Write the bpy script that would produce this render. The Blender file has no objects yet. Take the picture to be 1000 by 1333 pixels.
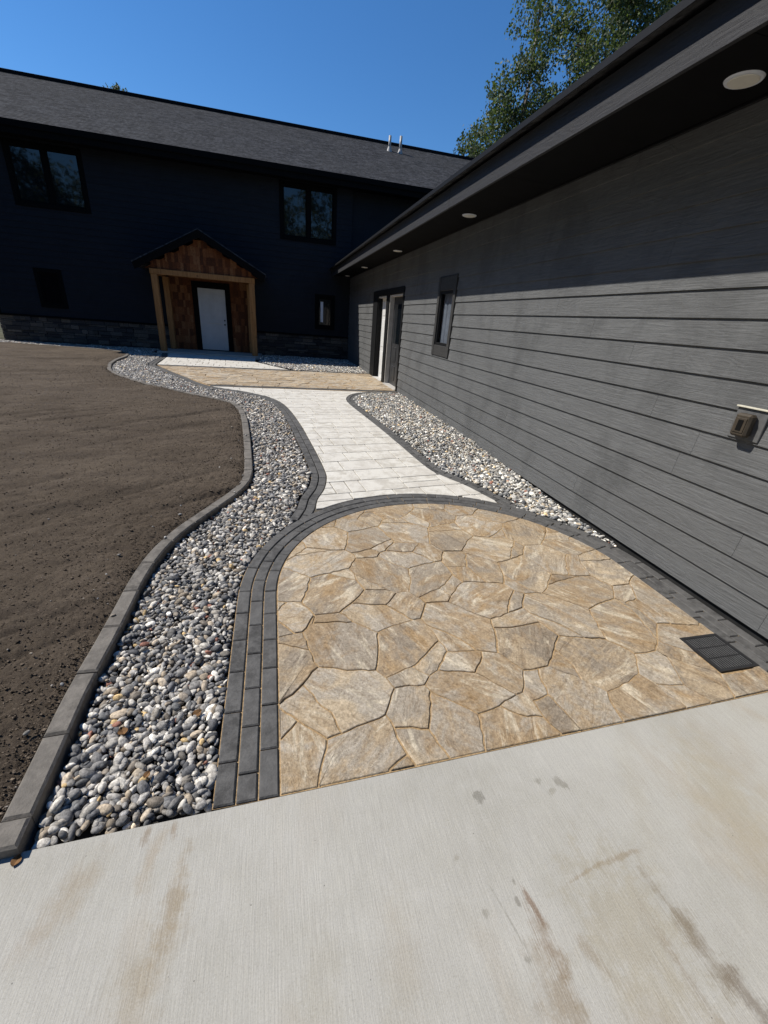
import bpy, bmesh, math, random
import numpy as np
from mathutils import Vector, Matrix

# ------------------------------------------------------------------ camera, sky, sun, exposure
scene = bpy.context.scene
COL = scene.collection
rad = math.radians
cam_d = bpy.data.cameras.new('camera'); cam = bpy.data.objects.new('camera', cam_d); COL.objects.link(cam)
cam_d.sensor_fit = 'VERTICAL'; cam_d.sensor_height = 36.0; cam_d.lens = 544.43 / 1333.0 * 36.0
cam_d.clip_start = 0.02; cam_d.clip_end = 3000
RIGHT = Vector((0.9694096, -0.23378356, 0.07476819)); DOWN = Vector((-0.03129552, -0.41986086, -0.90704876)); FWD = Vector((0.24344532, 0.87696186, -0.41433353))
m = Matrix.Identity(4)
for r in range(3):
    m[r][0] = RIGHT[r]; m[r][1] = -DOWN[r]; m[r][2] = -FWD[r]
m[0][3], m[1][3], m[2][3] = 0.0, 0.0, 1.65
cam.matrix_world = m
scene.camera = cam

SUN = Vector((-0.76, 0.35, 1.0)).normalized()
world = bpy.data.worlds.new('World'); scene.world = world; world.use_nodes = True
wn = world.node_tree; wn.nodes.clear()
sky = wn.nodes.new('ShaderNodeTexSky'); sky.sky_type = 'NISHITA'; sky.sun_disc = False
sky.sun_elevation = math.asin(SUN.z); sky.sun_rotation = math.atan2(SUN.x, SUN.y)
sky.altitude = 300; sky.air_density = 1.0; sky.dust_density = 0.0; sky.ozone_density = 8.0
bg = wn.nodes.new('ShaderNodeBackground'); bg.inputs['Strength'].default_value = 0.112
hs = wn.nodes.new('ShaderNodeHueSaturation'); hs.inputs['Saturation'].default_value = 1.14      # deep clear-air blue, the whole sky alike
wo = wn.nodes.new('ShaderNodeOutputWorld')
wn.links.new(sky.outputs[0], hs.inputs['Color']); wn.links.new(hs.outputs[0], bg.inputs[0]); wn.links.new(bg.outputs[0], wo.inputs[0])
sun_d = bpy.data.lights.new('sun', 'SUN'); sun_d.energy = 5.0; sun_d.angle = rad(0.53); sun_d.color = (1.0, 0.95, 0.87)
sun = bpy.data.objects.new('sun', sun_d); COL.objects.link(sun); sun.location = (-30, 14, 40)
sun.rotation_euler = SUN.to_track_quat('Z', 'Y').to_euler()
vs = scene.view_settings; vs.view_transform = 'Standard'; vs.look = 'None'; vs.exposure = 0.22; vs.gamma = 1.0; vs.use_curve_mapping = False
scene.cycles.max_bounces = 6

rng = random.Random(7); nrg = np.random.default_rng(11)

# ------------------------------------------------------------------ helpers
def mesh_obj(name, verts, faces, mat, parent=None, smooth=False):
    me = bpy.data.meshes.new(name); me.from_pydata([tuple(v) for v in verts], [], faces); me.validate(); me.update()
    if mat: me.materials.append(mat)
    if smooth: me.polygons.foreach_set('use_smooth', [True] * len(me.polygons))
    o = bpy.data.objects.new(name, me); COL.objects.link(o)
    if parent is not None: o.parent = parent
    return o
def fast_obj(name, V, F, mat, parent=None, smooth=True, col=None):
    """numpy verts (n,3) and faces (m,k)"""
    me = bpy.data.meshes.new(name); n, (mf, k) = len(V), F.shape
    me.vertices.add(n); me.vertices.foreach_set('co', V.astype(np.float32).ravel())
    me.loops.add(mf * k); me.loops.foreach_set('vertex_index', F.astype(np.int32).ravel())
    me.polygons.add(mf); me.polygons.foreach_set('loop_start', np.arange(0, mf * k, k, dtype=np.int32))
    me.polygons.foreach_set('loop_total', np.full(mf, k, dtype=np.int32))
    me.polygons.foreach_set('use_smooth', np.full(mf, smooth))
    me.update(calc_edges=True)
    if col is not None:
        a = me.color_attributes.new('col', 'FLOAT_COLOR', 'POINT')
        a.data.foreach_set('color', np.concatenate([col, np.ones((n, 1))], 1).astype(np.float32).ravel())
    me.materials.append(mat)
    o = bpy.data.objects.new(name, me); COL.objects.link(o)
    if parent is not None: o.parent = parent
    return o
def empty(name, loc=(0, 0, 0)):
    o = bpy.data.objects.new(name, None); COL.objects.link(o); o.empty_display_size = 0.2
    return o
def tag(o, label=None, cat=None, group=None, kind=None):
    if label: o['label'] = label
    if cat: o['category'] = cat
    if group: o['group'] = group
    if kind: o['kind'] = kind
    return o
class MB:
    def __init__(s): s.v = []; s.f = []
    def box(s, x0, x1, y0, y1, z0, z1):
        b = len(s.v); s.v += [(x0,y0,z0),(x1,y0,z0),(x1,y1,z0),(x0,y1,z0),(x0,y0,z1),(x1,y0,z1),(x1,y1,z1),(x0,y1,z1)]
        s.f += [tuple(b + i for i in q) for q in ((0,3,2,1),(4,5,6,7),(0,1,5,4),(1,2,6,5),(2,3,7,6),(3,0,4,7))]; return s
    def bbox(s, x0, x1, y0, y1, z0, z1, c=0.006):
        """box with chamfered edges"""
        bm = bmesh.new(); bmesh.ops.create_cube(bm, size=1)
        bmesh.ops.scale(bm, vec=(x1-x0, y1-y0, z1-z0), verts=bm.verts); bmesh.ops.translate(bm, vec=((x0+x1)/2,(y0+y1)/2,(z0+z1)/2), verts=bm.verts)
        bmesh.ops.bevel(bm, geom=bm.edges[:], offset=c, segments=1, affect='EDGES')
        s.bm(bm); return s
    def bm(s, bm):
        b = len(s.v); bm.verts.index_update(); s.v += [tuple(v.co) for v in bm.verts]
        s.f += [tuple(b + v.index for v in f.verts) for f in bm.faces]; bm.free(); return s
    def prism(s, a, b_):
        """join two equal rings of 3D points a -> b_ with caps"""
        n = len(a); b = len(s.v); s.v += list(a) + list(b_)
        s.f.append(tuple(b + i for i in reversed(range(n)))); s.f.append(tuple(b + n + i for i in range(n)))
        for i in range(n): j = (i + 1) % n; s.f.append((b + i, b + j, b + n + j, b + n + i))
        return s
    def tube(s, p, q, r0, r1, n=10):
        p, q = Vector(p), Vector(q); d = (q - p).normalized(); u = d.orthogonal().normalized(); w = d.cross(u)
        ring = lambda c, r: [tuple(c + (u * math.cos(t) + w * math.sin(t)) * r) for t in [2*math.pi*i/n for i in range(n)]]
        return s.prism(ring(p, r0), ring(q, r1))
    def build(s, name, mat, parent=None, smooth=False): return mesh_obj(name, s.v, s.f, mat, parent, smooth)

def g(y):                                        # gentle rise of the paving towards the house
    t = min(max((y - 3.0) / 3.5, 0.0), 1.0); return 0.1 * t * t * (3 - 2 * t)
def gv(y):
    t = np.clip((y - 3.0) / 3.5, 0, 1); return 0.1 * t * t * (3 - 2 * t)
def area2(P): return sum(P[i][0]*P[(i+1) % len(P)][1] - P[i][1]*P[(i+1) % len(P)][0] for i in range(len(P))) / 2
def ccw(P): return P if area2(P) > 0 else P[::-1]
def dedupe(P, e=0.002):
    Q = []
    for p in P:
        if not Q or math.hypot(p[0]-Q[-1][0], p[1]-Q[-1][1]) > e: Q.append(p)
    while len(Q) > 1 and math.hypot(Q[0][0]-Q[-1][0], Q[0][1]-Q[-1][1]) <= e: Q.pop()
    return Q
def inset(P, d):
    n = len(P); out = []
    for i in range(n):
        a, b, c = P[i-1], P[i], P[(i+1) % n]
        e1 = (b[0]-a[0], b[1]-a[1]); e2 = (c[0]-b[0], c[1]-b[1])
        l1 = math.hypot(*e1) or 1e-9; l2 = math.hypot(*e2) or 1e-9
        n1 = (-e1[1]/l1, e1[0]/l1); n2 = (-e2[1]/l2, e2[0]/l2)
        k = 1 + n1[0]*n2[0] + n1[1]*n2[1]; k = max(k, 0.45)
        out.append((b[0] + (n1[0]+n2[0])/k*d, b[1] + (n1[1]+n2[1])/k*d))
    return out
def clip_convex(subj, clip):
    """Sutherland-Hodgman, clip polygon convex and ccw"""
    out = list(subj)
    for i in range(len(clip)):
        a, b = clip[i], clip[(i+1) % len(clip)]; inp = out; out = []
        side = lambda p: (b[0]-a[0])*(p[1]-a[1]) - (b[1]-a[1])*(p[0]-a[0])
        for j in range(len(inp)):
            p, q = inp[j-1], inp[j]; sp, sq = side(p), side(q)
            if (sp < 0) != (sq < 0):
                t = sp / (sp - sq); out.append((p[0]+(q[0]-p[0])*t, p[1]+(q[1]-p[1])*t))
            if sq >= 0: out.append(q)
        if not out: return []
    return out
def paver(name, P, z0, zt, ch, mat, parent, gap=0.0, tilt=0.0, wob=0.0):
    """slab piece with a chamfered top: P ccw outline, zt height above the local ground"""
    P = ccw(dedupe(P))
    if len(P) < 3 or abs(area2(P)) < 2e-4: return None
    if gap: P = inset(P, gap)
    T = inset(P, ch); n = len(P)
    cx = sum(p[0] for p in P)/n; cy = sum(p[1] for p in P)/n; tx = rng.uniform(-tilt, tilt); ty = rng.uniform(-tilt, tilt)
    h = lambda p: g(p[1]) + zt + (p[0]-cx)*tx + (p[1]-cy)*ty
    dz = rng.uniform(-wob, wob)
    v = [(p[0], p[1], g(p[1]) + z0) for p in P] + [(p[0], p[1], h(p) + dz - ch) for p in P] + [(p[0], p[1], h(p) + dz) for p in T]
    f = [tuple(range(2*n, 3*n))]
    for k in (0, n):
        for i in range(n): j = (i+1) % n; f.append((k+i, k+j, k+n+j, k+n+i))
    return mesh_obj(name, v, f, mat, parent)
def spline(P, step=0.04):
    """Catmull-Rom through P, resampled at even steps"""
    P = [np.array(p, float) for p in P]; Q = [2*P[0]-P[1]] + P + [2*P[-1]-P[-2]]; out = []
    for i in range(1, len(Q)-2):
        a, b, c, d = Q[i-1:i+3]
        k = max(2, int(np.linalg.norm(c-b)/0.02))
        for j in range(k):
            t = j / k
            out.append(0.5*((2*b) + (c-a)*t + (2*a-5*b+4*c-d)*t*t + (3*b-a-3*c+d)*t**3))
    out.append(P[-1]); out = np.array(out)
    s = np.concatenate([[0], np.cumsum(np.linalg.norm(np.diff(out, axis=0), axis=1))])
    n = max(2, int(s[-1]/step)); t = np.linspace(0, s[-1], n+1)
    return np.stack([np.interp(t, s, out[:, 0]), np.interp(t, s, out[:, 1])], 1)
def offset_curve(C, d):
    T = np.gradient(C, axis=0); T /= np.linalg.norm(T, axis=1)[:, None] + 1e-9
    return C + np.stack([-T[:, 1], T[:, 0]], 1) * d        # + is to the left of travel
def course(name, C, d0, d1, length, mat, parent, start=0.0, zt=0.004, z0=-0.06, gap=0.003, ch=0.005, wob=0.0015, jit=0.03):
    """one row of pavers along curve C between offsets d0 and d1"""
    A, B = offset_curve(C, d0), offset_curve(C, d1)
    s = np.concatenate([[0], np.cumsum(np.linalg.norm(np.diff(C, axis=0), axis=1))]); L = s[-1]
    cuts = [0.0]; x = start if start > 0.04 else length
    while x < L - 0.05: cuts.append(x); x += length * rng.uniform(1-jit*3, 1+jit*3)
    cuts.append(L)
    at = lambda K, u: (float(np.interp(u, s, K[:, 0])), float(np.interp(u, s, K[:, 1])))
    for a, b in zip(cuts, cuts[1:]):
        us = [a] + [float(q) for q in s[(s > a+0.02) & (s < b-0.02)][::2]] + [b]
        paver(name, [at(A, u) for u in us] + [at(B, u) for u in reversed(us)], z0, zt, ch, mat, parent, gap=gap, wob=wob, tilt=0.004)

# ------------------------------------------------------------------ materials
class NT:
    def __init__(s, name, rough=0.8, spec=0.3):
        s.m = bpy.data.materials.new(name); s.m.use_nodes = True; s.t = s.m.node_tree; s.t.nodes.clear()
        s.p = s.n('ShaderNodeBsdfPrincipled'); o = s.n('ShaderNodeOutputMaterial'); s.l(s.p.outputs[0], o.inputs[0])
        s.p.inputs['Roughness'].default_value = rough; s.p.inputs['Specular IOR Level'].default_value = spec
        s.tc = s.n('ShaderNodeTexCoord')
    def n(s, t, **k):
        x = s.t.nodes.new(t)
        for a, b in k.items(): setattr(x, a, b)
        return x
    def l(s, a, b): s.t.links.new(a, b)
    def put(s, sock, v):
        if hasattr(v, 'links') or hasattr(v, 'is_output'): s.l(v, sock)
        else: sock.default_value = v
    def map(s, scale=(1,1,1), rot=(0,0,0), loc=(0,0,0), vec=None, rand=False):
        mp = s.n('ShaderNodeMapping'); mp.inputs['Scale'].default_value = scale; mp.inputs['Rotation'].default_value = rot; mp.inputs['Location'].default_value = loc
        s.l(vec if vec is not None else s.tc.outputs['Object'], mp.inputs['Vector'])
        return mp.outputs[0]
    def noise(s, vec, scale, detail=4, rough=0.55, dist=0.0):
        x = s.n('ShaderNodeTexNoise'); x.inputs['Scale'].default_value = scale; x.inputs['Detail'].default_value = detail
        x.inputs['Roughness'].default_value = rough; x.inputs['Distortion'].default_value = dist; s.l(vec, x.inputs['Vector']); return x.outputs['Fac']
    def math(s, op, a, b=0.0, clamp=False):
        x = s.n('ShaderNodeMath', operation=op, use_clamp=clamp); s.put(x.inputs[0], a); s.put(x.inputs[1], b); return x.outputs[0]
    def rng(s, v, a, b, c=0.0, d=1.0, smooth=True):
        x = s.n('ShaderNodeMapRange', interpolation_type='SMOOTHSTEP' if smooth else 'LINEAR')
        s.put(x.inputs['Value'], v)
        for k, q in zip(('From Min', 'From Max', 'To Min', 'To Max'), (a, b, c, d)): x.inputs[k].default_value = q
        return x.outputs[0]
    def mix(s, f, a, b, mode='MIX'):
        x = s.n('ShaderNodeMix', data_type='RGBA', blend_type=mode); s.put(x.inputs['Factor'], f)
        for k, v in ((6, a), (7, b)):
            if isinstance(v, (tuple, list)): x.inputs[k].default_value = (*v, 1.0) if len(v) == 3 else v
            else: s.l(v, x.inputs[k])
        return x.outputs[2]
    def col(s, c):
        if isinstance(c, (tuple, list)): s.p.inputs['Base Color'].default_value = (*c, 1.0)
        else: s.l(c, s.p.inputs['Base Color'])
    def bump(s, h, strength=0.3, dist=0.01):
        b = s.n('ShaderNodeBump'); b.inputs['Strength'].default_value = strength; b.inputs['Distance'].default_value = dist; s.l(h, b.inputs['Height'])
        prev = s.p.inputs['Normal'].links
        if prev: s.l(prev[0].from_socket, b.inputs['Normal'])
        s.l(b.outputs[0], s.p.inputs['Normal']); return b
    def rand(s): return s.n('ShaderNodeObjectInfo').outputs['Random']
    def shift(s):
        """object coordinates moved by a per-object random amount, so that pieces do not share one pattern"""
        r = s.rand(); c = s.n('ShaderNodeCombineXYZ'); s.l(s.math('MULTIPLY', r, 37.0), c.inputs[0]); s.l(s.math('MULTIPLY', r, 91.0), c.inputs[1]); s.l(s.math('MULTIPLY', r, 53.0), c.inputs[2])
        a = s.n('ShaderNodeVectorMath', operation='ADD'); s.l(s.tc.outputs['Object'], a.inputs[0]); s.l(c.outputs[0], a.inputs[1]); return a.outputs[0]

def simple(name, c, rough=0.8, spec=0.3, var=0.25, scale=6.0, bump=0.0, bscale=80.0, metal=0.0):
    k = NT(name, rough, spec); v = k.tc.outputs['Object']; f = k.noise(v, scale, 5, 0.6)
    k.col(k.mix(k.rng(f, 0.3, 0.7), tuple(x*(1-var) for x in c), tuple(min(1, x*(1+var)) for x in c)))
    k.p.inputs['Metallic'].default_value = metal
    if bump: k.bump(k.noise(v, bscale, 4, 0.6), bump, 0.01)
    return k.m

def m_flagstone():
    k = NT('flagstone', 0.8, 0.3); v = k.shift(); r = k.rand()
    vr = k.n('ShaderNodeVectorRotate', rotation_type='Z_AXIS'); k.l(v, vr.inputs['Vector']); k.l(k.math('ADD', 0.5, k.math('MULTIPLY', k.math('FRACT', k.math('MULTIPLY', r, 47.0)), 2.2)), vr.inputs['Angle']); v2 = vr.outputs[0]
    streak = k.noise(k.map((3.2, 17.0, 9.0), vec=v2), 1.0, 9, 0.74, 1.1); vein = k.noise(k.map((2.4, 10.0, 6.0), loc=(7, 3, 1), vec=v2), 1.0, 6, 0.62, 1.4)
    cloud = k.noise(v2, 4.5, 6, 0.66, 0.5); fine = k.noise(v, 75.0, 6, 0.85); mid = k.noise(v, 26.0, 6, 0.75); band = k.noise(k.map((2.6, 6.0, 5.0), vec=v2), 1.0, 5, 0.62, 0.9)
    tint = k.math('FRACT', k.math('MULTIPLY', r, 13.7)); tone = k.math('FRACT', k.math('MULTIPLY', r, 29.3))
    tan = k.mix(tint, (0.37, 0.275, 0.172), (0.52, 0.425, 0.30))
    grey = k.mix(tone, (0.31, 0.26, 0.20), (0.50, 0.45, 0.375)); ochre = (0.36, 0.235, 0.11); cream = (0.68, 0.605, 0.47)
    c = k.mix(k.rng(cloud, 0.42, 0.58), tan, grey)
    c = k.mix(k.math('MULTIPLY', k.rng(band, 0.5, 0.72), 0.75), c, ochre)
    c = k.mix(k.rng(streak, 0.32, 0.5, 0.75, 0.0), c, k.mix(1.0, c, (0.60, 0.54, 0.47), 'MULTIPLY'))
    c = k.mix(k.rng(vein, 0.53, 0.68, 0.0, 0.75), c, cream)
    c = k.mix(k.rng(mid, 0.3, 0.7), k.mix(1.0, c, (0.82, 0.80, 0.77), 'MULTIPLY'), k.mix(1.0, c, (1.14, 1.14, 1.14), 'MULTIPLY'))
    c = k.mix(k.rng(fine, 0.25, 0.75, 0.0, 1.0), k.mix(1.0, c, (0.55, 0.53, 0.50), 'MULTIPLY'), k.mix(1.0, c, (1.32, 1.32, 1.32), 'MULTIPLY'))
    c = k.mix(k.math('MULTIPLY', k.math('FRACT', k.math('MULTIPLY', r, 71.9)), 0.5), c, k.mix(1.0, c, (0.70, 0.66, 0.61), 'MULTIPLY'))
    pit = k.noise(v, 48.0, 3, 0.7); c = k.mix(k.rng(pit, 0.28, 0.36, 0.6, 0.0), c, (0.14, 0.10, 0.062))
    k.col(c); k.bump(streak, 0.7, 0.014); k.bump(fine, 0.7, 0.006); k.bump(mid, 0.6, 0.010); return k.m
def m_charcoal(name='charcoal_paver', base=(0.074, 0.072, 0.069)):
    k = NT(name, 0.85, 0.3); v = k.shift(); r = k.rand(); fine = k.noise(v, 80.0, 6, 0.85); cl = k.noise(v, 13.0, 7, 0.75)
    lo, hi = tuple(x*0.6 for x in base), tuple(x*1.5 for x in base)
    c = k.mix(k.rng(cl, 0.34, 0.66), lo, hi); c = k.mix(k.math('MULTIPLY', r, 0.55), c, tuple(x*1.55 for x in base))
    c = k.mix(k.rng(fine, 0.56, 0.76, 0, 0.55), c, (0.21, 0.195, 0.17))
    c = k.mix(k.rng(fine, 0.2, 0.42, 0.55, 0.0), c, tuple(x*0.5 for x in base)); k.col(c); k.bump(fine, 0.5, 0.003); k.bump(k.noise(v, 40.0, 4, 0.6), 0.5, 0.006); return k.m
def m_slab():
    k = NT('pale_slab', 0.8, 0.3); v = k.shift(); r = k.rand(); cl = k.noise(v, 6.0, 8, 0.75, 0.4); fine = k.noise(v, 60.0, 5, 0.85)
    c = k.mix(k.rng(cl, 0.36, 0.6), (0.42, 0.39, 0.335), (0.62, 0.595, 0.535)); c = k.mix(k.math('MULTIPLY', r, 0.5), c, (0.54, 0.51, 0.46))
    c = k.mix(k.rng(fine, 0.2, 0.45, 0.4, 0.0), c, (0.33, 0.315, 0.29)); k.col(c); k.bump(fine, 0.4, 0.003); k.bump(cl, 0.3, 0.01); return k.m
def m_concrete():
    k = NT('concrete', 0.82, 0.32); v = k.tc.outputs['Object']
    broom = k.noise(k.map((230.0, 9.0, 1.0), rot=(0, 0, rad(3))), 1.0, 3, 0.7, 0.3); big = k.noise(v, 1.6, 6, 0.6, 0.4); mid = k.noise(v, 9.0, 7, 0.7); fine = k.noise(v, 190.0, 5, 0.85)
    warp = k.noise(v, 14.0, 6, 0.68)
    c = k.mix(k.rng(big, 0.3, 0.72), (0.345, 0.329, 0.284), (0.435, 0.42, 0.376)); c = k.mix(k.rng(mid, 0.3, 0.75, 0, 0.55), c, (0.42, 0.405, 0.37))
    tanm = k.noise(k.map((1.6, 0.8, 1.0), loc=(3.1, 1.7, 0)), 1.5, 4, 0.55, 0.8); c = k.mix(k.rng(tanm, 0.52, 0.75, 0, 0.55), c, (0.335, 0.285, 0.215))
    # stains: (x, y, half length, half width, angle, colour, strength, soft)
    for x, y, a, b, ang, sc, st, so in (
        (-0.355, 0.76, 0.13, 0.030, 80, (0.25, 0.185, 0.11), 0.75, 0.7), (-0.40, 0.60, 0.17, 0.07, 70, (0.29, 0.235, 0.165), 0.6, 0.9),
        (-0.66, 0.83, 0.12, 0.05, 62, (0.28, 0.21, 0.135), 0.55, 0.9), (-0.47, 0.985, 0.035, 0.012, 80, (0.17, 0.11, 0.055), 0.7, 0.6), (-0.385, 0.97, 0.03, 0.012, 95, (0.2, 0.13, 0.07), 0.7, 0.6),
        (-0.44, 0.90, 0.09, 0.025, 75, (0.29, 0.21, 0.13), 0.5, 0.8),
        (0.742, 0.535, 0.055, 0.010, 100, (0.15, 0.075, 0.03), 0.9, 0.45), (0.738, 0.44, 0.09, 0.028, 96, (0.19, 0.125, 0.07), 0.8, 0.7), (0.705, 0.33, 0.12, 0.055, 95, (0.22, 0.16, 0.095), 0.75, 0.8),
        (0.97, 0.572, 0.085, 0.006, 11, (0.22, 0.155, 0.085), 0.65, 0.6), (1.12, 0.586, 0.10, 0.010, 4, (0.22, 0.16, 0.09), 0.7, 0.6), (1.02, 0.40, 0.24, 0.17, 85, (0.30, 0.26, 0.185), 0.55, 0.6),
        (1.185, 0.45, 0.11, 0.016, 100, (0.19, 0.155, 0.11), 0.75, 0.7), (1.20, 0.33, 0.11, 0.032, 92, (0.16, 0.125, 0.085), 0.8, 0.7), (1.245, 0.20, 0.09, 0.03, 100, (0.13, 0.095, 0.065), 0.8, 0.6), (1.10, 0.31, 0.10, 0.02, 95, (0.2, 0.15, 0.10), 0.5, 0.7),
        (0.712, 0.878, 0.028, 0.022, 60, (0.16, 0.155, 0.14), 0.9, 0.25), (0.985, 0.885, 0.022, 0.018, 20, (0.20, 0.195, 0.175), 0.75, 0.35), (1.075, 0.862, 0.032, 0.018, 120, (0.18, 0.172, 0.155), 0.8, 0.3), (1.02, 0.84, 0.02, 0.012, 30, (0.24, 0.23, 0.2), 0.7, 0.4),
        (0.65, 0.52, 0.10, 0.004, 103, (0.22, 0.215, 0.2), 0.7, 0.6), (0.70, 0.55, 0.016, 0.008, 100, (0.15, 0.14, 0.125), 0.8, 0.4), (0.715, 0.60, 0.012, 0.006, 80, (0.15, 0.14, 0.125), 0.8, 0.4), (0.66, 0.42, 0.012, 0.010, 10, (0.18, 0.17, 0.15), 0.7, 0.4), (0.585, 0.545, 0.012, 0.010, 10, (0.2, 0.19, 0.17), 0.7, 0.4),
        (0.85, 0.40, 0.06, 0.018, 105, (0.24, 0.19, 0.14), 0.6, 0.7), (0.55, 0.70, 0.014, 0.01, 50, (0.22, 0.2, 0.17), 0.6, 0.4),
        (1.72, 0.68, 0.28, 0.16, 70, (0.36, 0.315, 0.235), 0.65, 0.9), (1.35, 0.75, 0.35, 0.05, 60, (0.36, 0.335, 0.29), 0.4, 0.9), (0.30, 0.50, 0.16, 0.06, 85, (0.34, 0.30, 0.25), 0.45, 0.9), (0.05, 0.45, 0.2, 0.06, 80, (0.34, 0.315, 0.27), 0.4, 0.9)):
        mp = k.n('ShaderNodeMapping', vector_type='TEXTURE'); mp.inputs['Location'].default_value = (x, y, 0); mp.inputs['Rotation'].default_value = (0, 0, rad(ang)); mp.inputs['Scale'].default_value = (a, b, 100.0)
        k.l(v, mp.inputs['Vector']); ln = k.n('ShaderNodeVectorMath', operation='LENGTH'); k.l(mp.outputs[0], ln.inputs[0])
        d = k.math('ADD', ln.outputs['Value'], k.math('MULTIPLY', k.math('ADD', k.math('SUBTRACT', warp, 0.5), k.math('MULTIPLY', k.math('SUBTRACT', broom, 0.5), 0.45)), 3.4))
        c = k.mix(k.rng(d, 1.0 - so*1.3, 1.0 + so * 0.6, st*0.75, 0.0), c, (sc[0]*0.95, sc[1]*0.92, sc[2]*0.80))
    c = k.mix(k.rng(fine, 0.22, 0.5, 0.7, 0.0), c, (0.13, 0.122, 0.108)); c = k.mix(k.rng(fine, 0.5, 0.75, 0.0, 0.6), c, (0.52, 0.51, 0.48)); c = k.mix(k.rng(broom, 0.35, 0.65, 0.2, 0.0), c, (0.18, 0.175, 0.165))
    pit = k.n('ShaderNodeTexVoronoi', feature='F1'); pit.inputs['Scale'].default_value = 13.0; k.l(v, pit.inputs['Vector'])
    c = k.mix(k.rng(pit.outputs['Distance'], 0.018, 0.035, 0.7, 0.0), c, (0.1, 0.095, 0.085))
    k.col(c); k.bump(broom, 0.35, 0.004); k.bump(fine, 0.35, 0.002); k.bump(mid, 0.2, 0.006); return k.m
def m_soil():
    k = NT('soil', 0.95, 0.12); v = k.tc.outputs['Object']
    a = k.noise(v, 1.4, 6, 0.62, 0.5); b = k.noise(v, 22.0, 8, 0.82); c3 = k.noise(v, 70.0, 6, 0.85); tr = k.noise(k.map((0.7, 6.0, 1.0), rot=(0, 0, rad(-37))), 1.0, 5, 0.6, 0.4)
    c = k.mix(k.rng(a, 0.3, 0.7), (0.078, 0.060, 0.043), (0.112, 0.088, 0.065)); c = k.mix(k.rng(tr, 0.35, 0.6, 0.4, 0.0), c, (0.052, 0.04, 0.031))
    c = k.mix(k.rng(b, 0.30, 0.48, 0.7, 0.0), c, (0.028, 0.021, 0.016)); c = k.mix(k.rng(c3, 0.28, 0.46, 0.7, 0.0), c, (0.022, 0.016, 0.012)); c = k.mix(k.rng(c3, 0.5, 0.72, 0, 0.75), c, (0.185, 0.147, 0.112))
    sp = k.n('ShaderNodeTexVoronoi', feature='F1'); sp.inputs['Scale'].default_value = 7.0; k.l(v, sp.inputs['Vector'])
    c = k.mix(k.rng(sp.outputs['Distance'], 0.02, 0.035, 0.6, 0.0), c, (0.25, 0.22, 0.19))
    k.col(c); k.bump(b, 0.8, 0.016); k.bump(c3, 0.9, 0.010); return k.m
def m_siding(name, base, axis, grain=0.5, dust=0.5, rough=0.66, spec=0.35):
    """wood-fibre lap board with an embossed cedar grain along the board"""
    k = NT(name, rough, spec); v = k.shift(); st = (30.0, 3.0, 80.0) if axis == 'y' else (3.0, 30.0, 80.0)
    gr = k.noise(k.map(st, vec=v), 1.0, 7, 0.75, 0.5)
    warp = k.noise(k.map((1.0, 1.6, 5.0) if axis == 'y' else (1.6, 1.0, 5.0), vec=v), 1.0, 3, 0.5)
    ring = k.math('PINGPONG', k.math('MULTIPLY', warp, 26.0), 1.0)                         # cathedral grain: contour lines of a stretched noise
    h = k.math('ADD', k.math('MULTIPLY', gr, 1.0), k.math('MULTIPLY', ring, 0.2))
    wv = k.tc.outputs['Object']; blot = k.noise(k.map((1.0, 1.2, 0.7), vec=wv), 1.5, 6, 0.66, 0.5); blot2 = k.noise(wv, 9.0, 5, 0.7)
    c = k.mix(k.rng(gr, 0.3, 0.7), tuple(x*0.78 for x in base), tuple(x*1.24 for x in base)); c = k.mix(k.math('MULTIPLY', k.rand(), 0.35), c, tuple(x*0.82 for x in base))
    c = k.mix(k.math('MULTIPLY', k.rng(blot, 0.46, 0.66), dust), c, tuple(x*0.6 for x in base)); c = k.mix(k.math('MULTIPLY', k.rng(blot2, 0.5, 0.75), dust*0.4), c, tuple(x*1.25 for x in base))
    k.col(c); k.bump(h, grain, 0.009); return k.m
def m_attr(name, rough=0.75, spec=0.35, var=0.3, scale=60.0, bump=0.25, dist=0.004):
    k = NT(name, rough, spec); at = k.n('ShaderNodeAttribute', attribute_name='col'); f = k.noise(k.tc.outputs['Object'], scale, 5, 0.65)
    c = k.mix(k.rng(f, 0.3, 0.7), k.mix(1.0, at.outputs['Color'], (1-var,)*3, 'MULTIPLY'), k.mix(1.0, at.outputs['Color'], (1+var*0.7,)*3, 'MULTIPLY')); k.col(c)
    if bump: k.bump(f, bump, dist)
    return k.m
def m_leaf(name):
    k = NT(name, 0.6, 0.3); at = k.n('ShaderNodeAttribute', attribute_name='col'); k.l(at.outputs['Color'], k.p.inputs['Base Color'])
    tr = k.n('ShaderNodeBsdfTranslucent'); k.l(k.mix(1.0, at.outputs['Color'], (1.5, 1.7, 0.7), 'MULTIPLY'), tr.inputs[0]); ms = k.n('ShaderNodeMixShader'); ms.inputs[0].default_value = 0.3
    k.l(k.p.outputs[0], ms.inputs[1]); k.l(tr.outputs[0], ms.inputs[2]); out = [x for x in k.t.nodes if x.type == 'OUTPUT_MATERIAL'][0]; k.l(ms.outputs[0], out.inputs[0]); return k.m
def m_timber():
    k = NT('cedar_timber', 0.75, 0.25); v = k.shift(); gr = k.noise(k.map((30.0, 30.0, 1.5), vec=v), 1.0, 5, 0.6, 1.0); kn = k.noise(v, 5.0, 3, 0.5)
    c = k.mix(k.rng(gr, 0.3, 0.7), (0.20, 0.098, 0.034), (0.32, 0.17, 0.066)); c = k.mix(k.rng(kn, 0.68, 0.74), c, (0.09, 0.04, 0.018)); k.col(c); k.bump(gr, 0.3, 0.005); return k.m
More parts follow.
